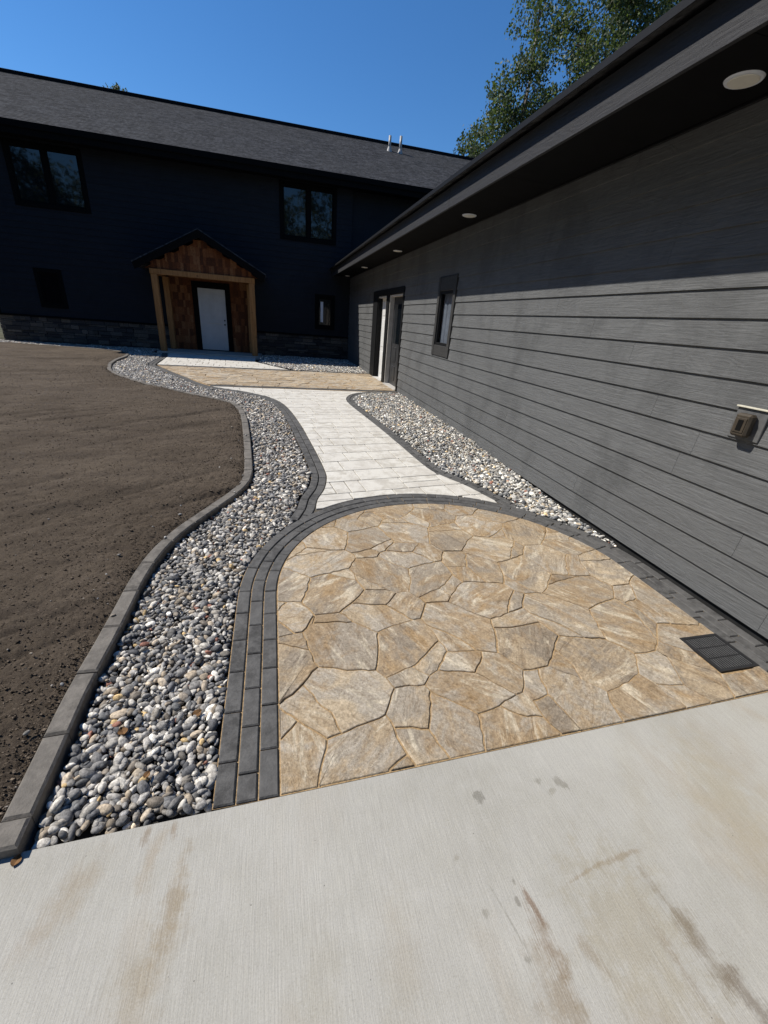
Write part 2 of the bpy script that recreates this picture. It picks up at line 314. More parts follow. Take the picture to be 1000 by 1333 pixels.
def m_shingle():
    k = NT('asphalt_shingle', 0.95, 0.12); v = k.tc.outputs['Object']
    ce = k.n('ShaderNodeTexVoronoi', feature='F1'); ce.inputs['Scale'].default_value = 1.0; k.l(k.map((5.5, 7.5, 14.0)), ce.inputs['Vector'])
    sep = k.n('ShaderNodeSeparateColor'); k.l(ce.outputs['Color'], sep.inputs[0]); f = k.noise(v, 10.0, 7, 0.78); big = k.noise(v, 0.7, 4, 0.6)
    c = k.mix(sep.outputs[0], (0.027, 0.028, 0.031), (0.070, 0.071, 0.077)); c = k.mix(k.rng(big, 0.35, 0.7, 0, 0.5), c, (0.054, 0.054, 0.056))
    c = k.mix(k.rng(f, 0.35, 0.65), k.mix(1.0, c, (0.55, 0.55, 0.55), 'MULTIPLY'), k.mix(1.0, c, (1.4, 1.4, 1.38), 'MULTIPLY'))
    k.col(c); k.bump(f, 0.6, 0.03); return k.m

M = dict(
    flag=m_flagstone(), charcoal=m_charcoal(), kerb=m_charcoal('kerb_concrete', (0.118, 0.107, 0.093)), slab=m_slab(), concrete=m_concrete(), soil=m_soil(),
    sand=simple('joint_sand', (0.36, 0.25, 0.135), 0.95, 0.1, 0.35, 60, 0.5, 300), earth=simple('bed_base', (0.05, 0.047, 0.043), 0.95, 0.1, 0.3, 30), field=simple('field', (0.075, 0.07, 0.04), 0.95, 0.1, 0.3, 0.8),
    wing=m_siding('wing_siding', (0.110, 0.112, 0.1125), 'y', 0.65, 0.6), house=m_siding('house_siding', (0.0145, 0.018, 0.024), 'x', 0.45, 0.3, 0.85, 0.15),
    trim=simple('black_trim', (0.006, 0.0062, 0.007), 0.6, 0.18, 0.2, 20, 0.1, 120), trimgrey=simple('grey_trim', (0.038, 0.037, 0.036), 0.55, 0.35, 0.2, 20, 0.2, 120), soffit=simple('soffit_panel', (0.004, 0.004, 0.0045), 0.8, 0.1, 0.2, 8), fascia=m_siding('fascia_board', (0.024, 0.024, 0.027), 'y', 0.5, 0.2),
    found=simple('foundation', (0.02, 0.02, 0.02), 0.9, 0.2), stone=m_attr('ledge_stone', 0.85, 0.25, 0.3, 25), shake=m_attr('cedar_shake', 0.85, 0.2, 0.35, 30), gravel=m_attr('river_gravel', 0.68, 0.3, 0.5, 75, 0.4, 0.006), shingle=m_shingle(), ridge=simple('ridge_cap', (0.008, 0.008, 0.009), 0.9, 0.1),
    timber=m_timber(), white=simple('white_paint', (0.62, 0.65, 0.70), 0.5, 0.4, 0.05, 4), doorwhite=simple('white_door', (0.40, 0.42, 0.44), 0.45, 0.4, 0.06, 3), greypaint=simple('grey_frame_paint', (0.46, 0.44, 0.41), 0.55, 0.3, 0.1, 6),
    farwhite=simple('far_white_door', (0.66, 0.66, 0.65), 0.45, 0.4, 0.06, 3), darkdoor=simple('dark_door', (0.03, 0.031, 0.033), 0.4, 0.4, 0.3, 6, 0.1, 60), lens=simple('lamp_lens', (0.62, 0.60, 0.53), 0.5, 0.3, 0.03, 20), bronze=simple('bronze_plastic', (0.055, 0.043, 0.03), 0.4, 0.4, 0.2, 30), blockgrey=simple('mount_block', (0.10, 0.10, 0.10), 0.6, 0.35, 0.15, 30), cream=simple('cream_flange', (0.55, 0.52, 0.42), 0.5, 0.3, 0.1, 30),
    iron=simple('black_grate', (0.02, 0.02, 0.021), 0.5, 0.3, 0.2, 40), pit=simple('drain_pit', (0.006, 0.006, 0.006), 0.9, 0.1), steel=simple('galvanised_pipe', (0.27, 0.27, 0.265), 0.45, 0.5, 0.15, 12), leaf=m_leaf('leaf'), bark=simple('bark', (0.16, 0.14, 0.12), 0.9, 0.2, 0.5, 5, 0.6, 20), dry=simple('dry_leaf', (0.16, 0.085, 0.035), 0.8, 0.2, 0.3, 60),
)
def m_glass():
    k = NT('window_glass', 0.03, 0.7); k.col((0.006, 0.008, 0.010)); f = k.noise(k.tc.outputs['Object'], 1.3, 2, 0.5); k.bump(f, 0.04, 0.05); return k.m
def m_clear():
    k = NT('clear_glass', 0.02, 0.5); k.col((0.01, 0.01, 0.012)); tr = k.n('ShaderNodeBsdfTransparent'); lw = k.n('ShaderNodeLayerWeight'); lw.inputs[0].default_value = 0.5; fac = k.math('ADD', 0.05, k.math('MULTIPLY', k.math('POWER', lw.outputs['Facing'], 4.0), 0.6)); gl = k.n('ShaderNodeBsdfGlossy'); gl.inputs['Roughness'].default_value = 0.02
    ms = k.n('ShaderNodeMixShader'); k.l(fac, ms.inputs[0]); k.l(tr.outputs[0], ms.inputs[1]); k.l(gl.outputs[0], ms.inputs[2]); out = [x for x in k.t.nodes if x.type == 'OUTPUT_MATERIAL'][0]; k.l(ms.outputs[0], out.inputs[0]); return k.m
M['clear'] = m_clear(); M['glass'] = m_glass()
M['housetrim'] = simple('house_black_trim', (0.0035, 0.0037, 0.0042), 0.8, 0.08, 0.2, 20)
M['slatiron'] = simple('sunlit_slat', (0.075, 0.075, 0.075), 0.5, 0.3, 0.2, 40)  # lighter than the frame iron: sun on the slat tops put into the colour
M['mattepane'] = simple('matte_dark_pane', (0.004, 0.004, 0.0045), 0.9, 0.05, 0.2, 20)  # matte near-black pane: the window's unlit, reflection-free look put into its colour
M['shakeback'] = simple('cedar_backing', (0.11, 0.042, 0.018), 0.9, 0.1, 0.3, 8)
M['clod'] = m_attr('soil_crumb', 0.95, 0.1, 0.3, 60, 0.0)
M['joint'] = simple('dark_joint', (0.10, 0.088, 0.07), 0.95, 0.1, 0.3, 60)
M['curtain'] = simple('curtain', (0.15, 0.175, 0.215), 0.9, 0.1, 0.15, 10)

# near patio: joint corners (metres) and stones as loops of corners
FV = [(-0.035,2.654), (0.106,2.766), (0.196,2.876), (0.180,2.966), (0.119,3.030), (0.388,2.818), (0.492,2.812), (0.560,3.103), (0.454,3.207), (0.278,3.222), (0.789,3.177), (0.841,3.186), (0.682,3.335), (0.499,3.363), (0.774,3.476), (0.860,3.479), (0.924,3.321), (0.912,2.951), (0.692,2.801), (0.530,2.758), (0.554,2.679), (0.721,2.681), (0.479,2.543), (0.505,2.463), (0.195,2.462), (0.333,2.497), (0.504,2.397), (0.543,2.272), (0.715,2.233), (0.431,2.137), (0.122,2.190), (-0.029,2.222), (0.808,2.767), (0.909,2.892), (0.643,2.091), (0.747,2.207), (0.757,2.744), (0.887,3.258), (-0.117,3.030), (0.117,3.249), (0.297,3.448), (0.494,3.520), (0.808,3.651), (-0.080,2.229), (1.089,3.331), (1.202,3.439), (1.282,3.541), (1.292,3.620), (1.440,3.499), (1.578,3.480), (1.621,3.583), (1.648,3.331), (1.576,3.206), (1.288,3.120), (1.593,3.052), (1.261,3.043), (1.202,2.838), (1.638,2.930), (1.425,2.693), (1.274,2.705), (1.203,2.565), (1.118,2.859), (1.018,2.727), (0.918,2.490), (1.217,2.483), (1.368,2.466), (1.444,2.654), (1.811,3.340), (1.928,3.465), (2.031,3.139), (1.967,3.032), (1.771,2.891), (2.278,3.237), (1.924,2.864), (1.968,2.809), (1.779,2.530), (1.644,2.494), (1.920,2.579), (1.605,2.332), (1.547,2.213), (1.427,2.246), (1.253,2.268), (1.219,2.379), (0.880,2.138), (0.833,2.207), (1.103,2.123), (0.907,2.074), (1.063,2.068), (1.579,2.132), (1.695,2.134), (1.146,3.228), (1.431,3.168), (2.015,2.719), (1.056,2.217), (1.136,2.291), (1.145,2.561), (0.793,2.602), (1.333,3.212), (0.915,3.708), (1.342,3.783), (1.464,3.742), (1.691,3.764), (2.010,3.642), (2.413,3.416), (1.769,2.069), (1.995,1.862), (1.874,2.160), (1.985,2.283), (2.200,2.235), (2.118,2.257), (2.306,2.545), (2.375,2.942), (2.178,2.723), (2.569,2.863), (2.492,2.766), (2.622,2.592), (2.396,2.513), (2.620,2.421), (2.347,2.431), (2.292,2.226), (2.368,2.079), (2.268,1.948), (2.522,2.085), (2.607,2.158), (2.308,1.887), (2.537,2.921), (2.262,2.807), (2.134,1.911), (2.430,1.918), (2.391,3.381), (2.533,3.183), (2.655,3.024), (2.701,2.962), (2.756,2.688), (2.747,2.474), (2.720,2.202), (2.713,2.034), (0.537,1.847), (0.462,1.566), (0.502,1.506), (0.173,1.637), (0.137,1.765), (0.109,1.912), (0.188,2.051), (0.344,2.056), (0.409,1.959), (0.029,2.205), (-0.026,2.132), (-0.027,2.035), (0.063,1.907), (-0.029,1.887), (-0.029,1.841), (0.089,1.537), (0.174,1.981), (-0.080,2.230), (-0.079,2.126), (-0.078,2.043), (-0.077,1.894), (-0.077,1.850), (0.826,1.930), (0.775,1.924), (1.265,1.860), (1.408,1.901), (1.541,1.939), (1.636,2.081), (1.245,1.784), (1.170,1.578), (1.053,1.619), (0.886,1.640), (0.844,1.863), (0.869,1.726), (0.658,1.558), (0.729,1.484), (0.685,1.432), (0.527,1.437), (0.785,1.513), (0.976,1.462), (1.065,1.563), (1.244,1.437), (1.161,1.303), (1.126,1.296), (0.960,1.762), (1.080,1.604), (1.555,1.879), (1.568,1.788), (1.617,1.655), (1.523,1.559), (1.403,1.441), (1.334,1.434), (1.287,1.272), (1.528,1.331), (1.610,1.230), (1.547,1.427), (1.765,1.612), (1.894,1.576), (1.978,1.446), (1.881,1.307), (1.701,1.246), (1.690,1.746), (1.442,1.773), (0.446,1.296), (0.308,1.260), (0.237,1.237), (0.169,1.220), (0.205,1.353), (0.053,1.333), (-0.026,1.438), (-0.023,1.412), (-0.020,1.253), (0.114,1.029), (0.469,1.222), (0.621,1.188), (0.700,1.391), (0.403,1.042), (0.492,1.090), (0.511,1.040), (0.165,1.394), (-0.074,1.436), (-0.073,1.417), (-0.072,1.255), (-0.070,0.977), (0.108,0.967), (0.390,0.979), (0.491,0.974), (0.664,1.044), (0.879,1.224), (0.832,1.045), (1.007,1.249), (1.184,1.153), (1.213,1.062), (1.185,1.247), (1.321,1.056), (1.072,1.187), (0.633,0.966), (0.793,0.966), (1.159,0.985), (1.265,0.982), (1.583,1.178), (1.560,1.054), (2.133,1.447), (2.221,1.523), (2.350,1.657), (2.289,1.811), (2.344,1.803), (2.446,1.640), (2.627,1.596), (2.209,1.349), (2.156,1.391), (2.071,1.199), (1.918,1.230), (2.281,1.089), (2.122,1.084), (1.953,1.080), (2.388,1.509), (2.370,1.391), (2.359,1.232), (2.391,1.225), (2.644,1.245), (1.485,0.970), (2.731,1.676), (2.704,1.508), (2.188,1.011), (2.032,1.008), (1.857,0.992), (2.765,1.187), (2.481,0.990)]
FS = [[4,3,2,1,0,38],[4,39,40,9,8,7,6,5,2,3],[1,2,5],[0,1,5,6,19,20,22,25,24],[0,24,30,146,31,43,38],[9,40,41,13,8],[8,13,12,10,7],[13,41,42,14,12],[12,14,15,16,37,11,10],[7,10,11,17,18,19,6],[17,33,32,36,18],[19,18,36,21,20],[15,14,42,98,99,47,46,45,44,16],[46,47,99,100,48],[48,100,101,50,49],[45,46,48,49,51,52,91,53,97],[44,45,97,53,90],[16,44,90,37],[11,37,90,53,55,56,61,33,17],[53,91,52,54,55],[55,54,57,58,59,56],[51,67,69,70,71,57,54,52],[49,50,101,102,68,67,51],[68,102,103,72,69,67],[70,73,71],[57,71,73,74,75,76,66,58],[74,92,77,75],[69,72,103,129,130,111,126,112,92,74,73,70],[58,66,65,64,60,59],[66,76,78,79,80,65],[64,65,80,81,82],[63,95,60,64,82,94,93,83,84],[82,81,85,93,94],[83,93,85,87,86],[33,61,62,32],[61,56,59,60,95,62],[36,32,62,95,63,96,21],[20,21,96,63,84,35,28,23,22],[25,22,23,26],[26,23,28,27],[24,25,26,27,29,144,143,30],[27,28,35,34,29],[35,84,83,86,159,160,34],[86,87,161,165,166,182,167,181,169,159],[169,181,167,168,170],[81,80,79,88,162,161,87,85],[88,164,163,162],[78,89,104,164,88,79],[161,162,163,183,184,199,165],[165,199,184,185,186,187,188,178,166],[166,178,179,180,176,177,182],[168,167,182,177,176,175],[137,160,159,169,170,171,139,138],[170,168,175,172,171],[139,171,172,173,174],[172,175,176,180,227,225,212,173],[31,146,147,155,43],[146,30,143,142,149,148,156,155,147],[148,149,150,157,156],[150,149,142,141,151,158,157],[151,141,140,152,206,217,158],[143,144,145,153],[142,143,153,145,137,138,140,141],[144,29,34,160,137,145],[140,138,139,174,200,201,202,204,216,152],[152,216,204,202,203,205,207,218,217,206],[207,205,208,219,218],[208,205,203,209,221,220,219],[203,202,201,200,210,214,213,222,221,209],[214,215,223,222,213],[174,173,212,211,210,200],[210,211,224,233,223,215,214],[212,225,226,234,233,224,211],[225,227,232,228,229,235,234,226],[227,180,179,230,228,232],[178,188,189,230,179],[230,189,231,236,235,229,228],[188,187,190,191,237,238,258,236,231,189],[186,192,190,187],[185,193,194,195,196,197,191,190,192,186],[183,198,193,185,184],[163,164,104,105,194,193,198,183],[111,130,131,125],[111,125,131,132,113,114,126],[126,114,115,116,110,112],[113,132,133,115,114],[92,112,110,109,107,77],[110,116,118,119,108,109],[116,115,133,134,117,118],[118,117,134,135,123,122,120,119],[107,109,108,106],[106,108,119,120,121,127,105,104],[76,75,77,107,106,104,89,78],[105,127,121,242,240,239,195,194],[120,122,128,124,121],[121,124,243,241,240,242],[124,128,244,241,243],[122,123,135,136,259,245,244,128],[241,244,245,259,260,253,254,240],[240,254,255,246,239],[195,239,247,248,249,196],[239,246,255,250,261,262,251,248,247],[249,248,251,262,263,252],[196,249,252,263,258,238,237,191,197],[255,256,257,264,265,261,250]]

# ------------------------------------------------------------------ ground, driveway, soil
XW = 2.9                                          # face of the low wing
HY = 17.9                                         # front wall of the tall house
def edge_y(x): return 1.02 + 0.023 * x            # line where the driveway meets the paving
tag(mesh_obj('terrain', [(-400,-400,-0.3),(400,-400,-0.3),(400,400,-0.3),(-400,400,-0.3)], [(0,1,2,3)], M['field']), kind='structure')
ys = np.linspace(0.9, 18.2, 60); V = []; F = []
for y in ys: V += [(-10.5, y, g(y)-0.058), (2.96, y, g(y)-0.058)]
for i in range(len(ys)-1): F.append((2*i, 2*i+1, 2*i+3, 2*i+2))
tag(mesh_obj('ground', V, F, M['earth']), kind='structure')
mb = MB(); x0, x1 = -14.0, 2.93
mb.prism([(x0,-9,-0.18),(x1,-9,-0.18),(x1,edge_y(x1),-0.18),(x0,edge_y(x0),-0.18)], [(x0,-9,0),(x1,-9,0),(x1,edge_y(x1),0),(x0,edge_y(x0),0)])
tag(mb.build('driveway', M['concrete']), kind='structure')

KERB = spline([(-0.84,0.99),(-0.85,1.32),(-0.86,1.63),(-0.85,1.94),(-0.845,2.24),(-0.84,2.58),(-0.80,2.9),(-0.71,3.2),(-0.56,3.52),(-0.33,4.01),(-0.262,4.4),(-0.285,4.95),(-0.36,6.0),(-0.45,6.92),(-0.61,7.70),(-0.92,8.22),(-1.42,8.68),(-2.48,9.7),(-3.45,11.0),(-3.91,12.18),(-4.15,13.4),(-4.25,14.8),(-4.6,15.8),(-5.6,16.4),(-7.4,16.55),(-9.9,16.62)], 0.04)
KOUT = offset_curve(KERB, 0.085)
def fn(C):
    o = np.argsort(C[:, 1], kind='stable'); return lambda y: np.interp(y, C[o, 1], C[o, 0])
kerb_in, kerb_out = fn(KERB), fn(KOUT)

def vnoise(x, y, seed):
    r = np.random.default_rng(seed).random((256, 256)); xi = np.floor(x).astype(int); yi = np.floor(y).astype(int); fx = x-xi; fy = y-yi; fx = fx*fx*(3-2*fx); fy = fy*fy*(3-2*fy)
    a = r[xi % 256, yi % 256]; b = r[(xi+1) % 256, yi % 256]; c = r[xi % 256, (yi+1) % 256]; d = r[(xi+1) % 256, (yi+1) % 256]
    return (a*(1-fx)+b*fx)*(1-fy) + (c*(1-fx)+d*fx)*fy - 0.5
ny, nu = 560, 300
yy = 1.0 + 15.6 * (np.linspace(0, 1, ny) ** 1.75); uu = 11.0 * (np.linspace(0, 1, nu) ** 2.0)
Yg, Ug = np.meshgrid(yy, uu, indexing='ij'); Xg = kerb_out(Yg) - Ug + 0.02; Yg = Yg - 0.0235*Ug*np.clip(1-(Yg-1)/6.0, 0, 1)
Zg = gv(Yg) + 0.045 + 0.03*vnoise(Xg*0.8, Yg*0.8, 1) + 0.02*vnoise(Xg*2.5, Yg*2.5, 2)
def furrow(x, y):                                  # drag marks of the grading rake and the tyres that followed it
    c, s = math.cos(rad(37)), math.sin(rad(37)); u, v = x*c + y*s, -x*s + y*c + 0.05*np.sin(x*1.3)
    n = vnoise(u*0.35, v*3.4, 3); gv_ = np.clip((0.20 - np.abs(n - 0.05))/0.20, 0, 1)**3; m_ = vnoise(u*0.5, v*13.0, 4); fn_ = vnoise(u*0.8, v*31.0, 8)
    gate = np.clip(vnoise(x*0.6+9, y*0.6, 9)*3 + 0.7, 0, 1)
    return 0.016*n - 0.030*gv_*gate + 0.014*m_*gate + 0.008*fn_
Zg += furrow(Xg, Yg) + 0.007*vnoise(Xg*22, Yg*22, 5) + 0.008*vnoise(Xg*48, Yg*48, 6) + 0.011*vnoise(Xg*95, Yg*95, 7)
Zg -= 0.02*np.exp(-Ug/0.06)
Vn = np.stack([Xg, Yg, Zg], -1).reshape(-1, 3); ii = np.arange(ny*nu).reshape(ny, nu)
Fn = np.stack([ii[:-1, :-1], ii[:-1, 1:], ii[1:, 1:], ii[1:, :-1]], -1).reshape(-1, 4)[:, ::-1]
tag(fast_obj('soil', Vn, Fn, M['soil']), 'bare dark brown raked topsoil left of the kerb', kind='structure')

# ------------------------------------------------------------------ near flagstone patio, its border, the walk and the far patio
CX, CY, RI, RO = 1.315, 2.29, 1.345, 1.585
fan = [(-0.03, edge_y(-0.03)+0.001), (2.66, edge_y(2.66)+0.001)] + [(CX+RI*math.cos(t), CY+RI*math.sin(t)) for t in np.linspace(0, math.pi, 40)]
fan = ccw(fan)
patio = mesh_obj('flagstone_patio', [(p[0], p[1], g(p[1])+0.0012) for p in fan], [tuple(range(len(fan)))], M['sand'])
tag(patio, kind='structure')
fan_c = inset(fan, 0.0015); esub = {}
def rough_edge(i, j):
    """wavy version of the joint line i-j, the same for both stones that share it"""
    k = (min(i, j), max(i, j))
    if k not in esub:
        a, b = FV[k[0]], FV[k[1]]; L = math.hypot(b[0]-a[0], b[1]-a[1]); n = max(1, int(L/0.035)); nx, ny_ = -(b[1]-a[1])/(L or 1), (b[0]-a[0])/(L or 1)
        r = random.Random(k[0]*977 + k[1]); bow = r.uniform(-0.035, 0.035)*L
        esub[k] = [(a[0]+(b[0]-a[0])*t + nx*d, a[1]+(b[1]-a[1])*t + ny_*d) for t, d in [(q/n, bow*4*(q/n)*(1-q/n) + (r.uniform(-0.006, 0.006) if 0 < q < n else 0)) for q in range(n+1)]]
    return esub[k][:-1] if i < j else esub[k][::-1][:-1]
for s in FS:
    P = []
    for a, b in zip(s, s[1:]+s[:1]): P += rough_edge(a, b)
    P = clip_convex(ccw(P), fan_c)
    if P: paver('flagstone', P, -0.06, 0.0075, 0.0028, M['flag'], patio, gap=rng.uniform(0.0024, 0.0068), tilt=0.010, wob=0.0022)

ring = [(-0.03, edge_y(-0.03)+0.003), (-0.03, 1.4), (-0.03, 1.8)] + [(CX-RI*math.cos(t), CY+RI*math.sin(t)) for t in np.linspace(0, math.pi, 24)] + [(2.66, 1.8), (2.66, 1.4), (2.66, edge_y(2.66)+0.003)]
ring = spline(ring, 0.03); border = MB(); 
ro, ri = offset_curve(ring, 0.24), ring
border = mesh_obj('paver_border', [(p[0], p[1], g(p[1])-0.006) for p in ri] + [(p[0], p[1], g(p[1])-0.006) for p in ro], [(i, i+1, len(ri)+i+1, len(ri)+i) for i in range(len(ri)-1)], M['sand'])
tag(border, kind='structure')
for k_, st in enumerate((0.20, 0.11, 0.17)): course('border_paver', ring, 0.001+0.08*k_, 0.079+0.08*k_, 0.232, M['charcoal'], border, st, gap=0.0028)

PL = spline([(0.24,3.34),(0.325,3.58),(0.37,3.80),(0.46,4.04),(0.515,4.31),(0.525,4.55),(0.485,5.16),(0.42,5.9),(0.37,6.5),(0.26,7.5),(0.12,8.25),(-0.12,8.8),(-0.59,9.34),(-1.38,9.95),(-2.1,11.2),(-2.92,12.72),(-3.14,13.15),(-3.24,14.2),(-3.30,15.35),(-3.52,16.5)], 0.04)
PR = spline([(2.37,3.34),(2.235,3.64),(2.08,4.05),(1.92,4.32),(1.81,4.55),(1.74,5.0),(1.63,6.02),(1.52,7.25),(1.43,8.3),(1.46,8.95),(1.66,9.5),(2.0,9.84),(2.45,9.98),(2.87,10.0)], 0.04)
path_l, path_r = fn(PL), fn(PR)
def arc_low(x): return CY + math.sqrt(max(RO*RO - (x-CX)**2, 0)) + 0.002
walk_poly = [(x, arc_low(x)) for x in np.linspace(0.33, 2.22, 24)] + [tuple(p) for p in PR if 3.66 < p[1] < 9.97 and p[0] < 2.6] + [(2.45, 9.93), (-1.30, 9.86)] + [tuple(p) for p in PL[::-1] if 3.62 < p[1] < 9.84]
walk_poly = ccw([tuple(map(float, p)) for p in walk_poly])
V = []; F = []; rows = np.linspace(3.45, 10.2, 80)
for y in rows: V += [(float(path_l(y))-0.01, y, g(y)-0.008), (min(float(path_r(y))+0.01, 2.88) if y < 9.9 else 2.88, y, g(y)-0.008)]
for i in range(len(rows)-1): F.append((2*i, 2*i+1, 2*i+3, 2*i+2))
walk = mesh_obj('walkway', V, F, M['joint']); tag(walk, kind='structure')
def ashlar(poly, ang, parent, box, seed):
    r = random.Random(seed); c, s = math.cos(rad(ang)), math.sin(rad(ang)); to = lambda u, v: (u*c - v*s, u*s + v*c); poly = ccw(poly); v = box[2]; u_off = 0
    while v < box[3]:
        u = box[0] - r.uniform(0, 0.3); h = 0.30
        while u < box[1]:
            w = r.choice((0.16, 0.32, 0.32, 0.48, 0.48)); cells = [(u, v, w, h)]
            if w == 0.48 and r.random() < 0.3: cells = [(u, v, w, h/2), (u, v+h/2, w, h/2)]
            for (a, b, ww, hh) in cells:
                P = dedupe(clip_convex(poly, [to(a, b), to(a+ww, b), to(a+ww, b+hh), to(a, b+hh)]))
                if len(P) > 2 and abs(area2(P)) > 0.002: paver('paving_slab', P, -0.05, 0.006, 0.0035, M['slab'], parent, gap=0.0052, tilt=0.0025, wob=0.001)
            u += w
        v += h
ashlar(walk_poly, 8.0, walk, (-1.5, 4.6, 2.6, 10.4), 5)
ledge = [(-3.12,13.22),(0.42,13.50),(-0.62,15.22),(-0.62,16.52),(-3.5,16.52),(-3.29,15.35),(-3.2,14.2)]
tag(mesh_obj('porch_approach', [(p[0], p[1], g(p[1])-0.008) for p in ccw(ledge)], [tuple(range(len(ledge)))], M['sand']), kind='structure')
approach = bpy.data.objects['porch_approach']; ashlar(ledge, 3.0, approach, (-3.6, 2.0, 12.4, 17.2), 9)

# two-course charcoal borders of the walk, and the bands across the far patio
edging = mesh_obj('walkway_border', [(x, y, g(y)-0.03) for x, y in [tuple(p) for p in PL]] + [(x, y, g(y)-0.03) for x, y in [tuple(p) for p in offset_curve(PL, 0.17)]], [(i, i+1, len(PL)+i+1, len(PL)+i) for i in range(len(PL)-1)], M['sand'])
tag(edging, kind='structure')
for k_, st in enumerate((0.12, 0.22)): course('border_paver', PL, 0.001+0.085*k_, 0.083+0.085*k_, 0.232, M['charcoal'], edging, st, zt=0.0015)
edging2 = mesh_obj('walkway_border', [(x, y, g(y)-0.03) for x, y in [tuple(p) for p in PR]] + [(x, y, g(y)-0.03) for x, y in [tuple(p) for p in offset_curve(PR, -0.15)]], [(i+1, i, len(PR)+i, len(PR)+i+1) for i in range(len(PR)-1)], M['sand'])
tag(edging2, kind='structure')
for k_, st in enumerate((0.12, 0.22)): course('border_paver', PR, -0.001-0.076*k_, -0.075-0.076*k_, 0.232, M['charcoal'], edging2, st, zt=0.0015)

far_poly = ccw([(-1.44,10.08),(2.885,10.22),(2.885,13.34),(-3.03,12.99),(-2.89,12.68),(-2.10,11.2)])
fp = mesh_obj('flagstone_patio', [(p[0], p[1], g(p[1])-0.007) for p in [(-1.5,9.9),(2.89,9.98),(2.89,13.62),(-3.12,13.2)]], [(0,1,2,3)], M['sand']); tag(fp, kind='structure')
for (a, b, w) in (((-1.36,9.93),(2.88,10.05),0.15), ((-3.02,13.03),(2.88,13.38),0.13)):
    C = spline([a, ((a[0]+b[0])/2, (a[1]+b[1])/2 + 0.02), b], 0.05)
    course('border_paver', C, 0.001, w/2-0.001, 0.232, M['charcoal'], fp, 0.1); course('border_paver', C, w/2+0.001, w, 0.232, M['charcoal'], fp, 0.2)
pts = []
while len(pts) < 150:
    p = (rng.uniform(-3.0, 2.9), rng.uniform(10.0, 13.4))
    if all(((p[0]-q[0])*0.8)**2 + (p[1]-q[1])**2 > 0.055 * (0.5 + (hash((round(q[0]*97), round(q[1]*89))) % 100)/90.0) for q in pts) or rng.random() < 0.004: pts.append(p)
for p in pts:
    P = far_poly
    for q in pts:
        d = math.hypot(p[0]-q[0], p[1]-q[1])
        if q is p or d > 1.6: continue
        mx, my, dx, dy = (p[0]+q[0])/2, (p[1]+q[1])/2, (p[0]-q[0])/d, (p[1]-q[1])/d; out = []
        for j in range(len(P)):
            a, b = P[j-1], P[j]; sa = (a[0]-mx)*dx + (a[1]-my)*dy; sb = (b[0]-mx)*dx + (b[1]-my)*dy
            if (sa < 0) != (sb < 0): t = sa/(sa-sb); out.append((a[0]+(b[0]-a[0])*t, a[1]+(b[1]-a[1])*t))
            if sb >= 0: out.append(b)
        P = out
        if not P: break
    if P: paver('flagstone', P, -0.05, 0.009, 0.004, M['flag'], fp, gap=0.007, tilt=0.012, wob=0.004)

kerb = mesh_obj('kerb', [(p[0], p[1], g(p[1])-0.05) for p in KERB] + [(p[0], p[1], g(p[1])-0.05) for p in KOUT], [(i, i+1, len(KERB)+i+1, len(KERB)+i) for i in range(len(KERB)-1)], M['earth'])
tag(kerb, 'curving grey concrete block kerb between soil and gravel', kind='structure')
course('kerb_block', KERB, 0.0, 0.092, 0.32, M['kerb'], kerb, 0.10, zt=0.045, z0=-0.06, gap=0.002, ch=0.009, wob=0.003, jit=0.01)

# ------------------------------------------------------------------ gravel
def templates(sub, n, seed):
    out = []
    for k in range(n):
        bm = bmesh.new(); bmesh.ops.create_icosphere(bm, subdivisions=sub, radius=1.0); r = random.Random(seed+k)
        ds = [Vector((r.gauss(0,1), r.gauss(0,1), r.gauss(0,1))).normalized() for _ in range(6)]; am = [r.uniform(-0.5, 0.22) for _ in ds]
        for v in bm.verts: v.co *= 1 + sum(a*max(0, v.co.dot(d)-0.15)*1.1 for a, d in zip(am, ds))
        bm.verts.index_update(); out.append((np.array([v.co[:] for v in bm.verts]), np.array([[v.index for v in f.verts] for f in bm.faces]))); bm.free()
    return out
TPL = {2: templates(2, 7, 3), 1: templates(1, 7, 30)}
GREY = np.array([(0.19,0.19,0.19),(0.28,0.275,0.265),(0.13,0.135,0.14),(0.37,0.36,0.34),(0.085,0.088,0.095),(0.48,0.465,0.43),(0.24,0.225,0.20),(0.33,0.28,0.215),(0.62,0.605,0.56),(0.17,0.15,0.125),(0.50,0.37,0.19),(0.27,0.13,0.095),(0.44,0.38,0.30)])
GP = np.array([0.15,0.14,0.13,0.12,0.10,0.09,0.08,0.06,0.06,0.04,0.012,0.012,0.03])
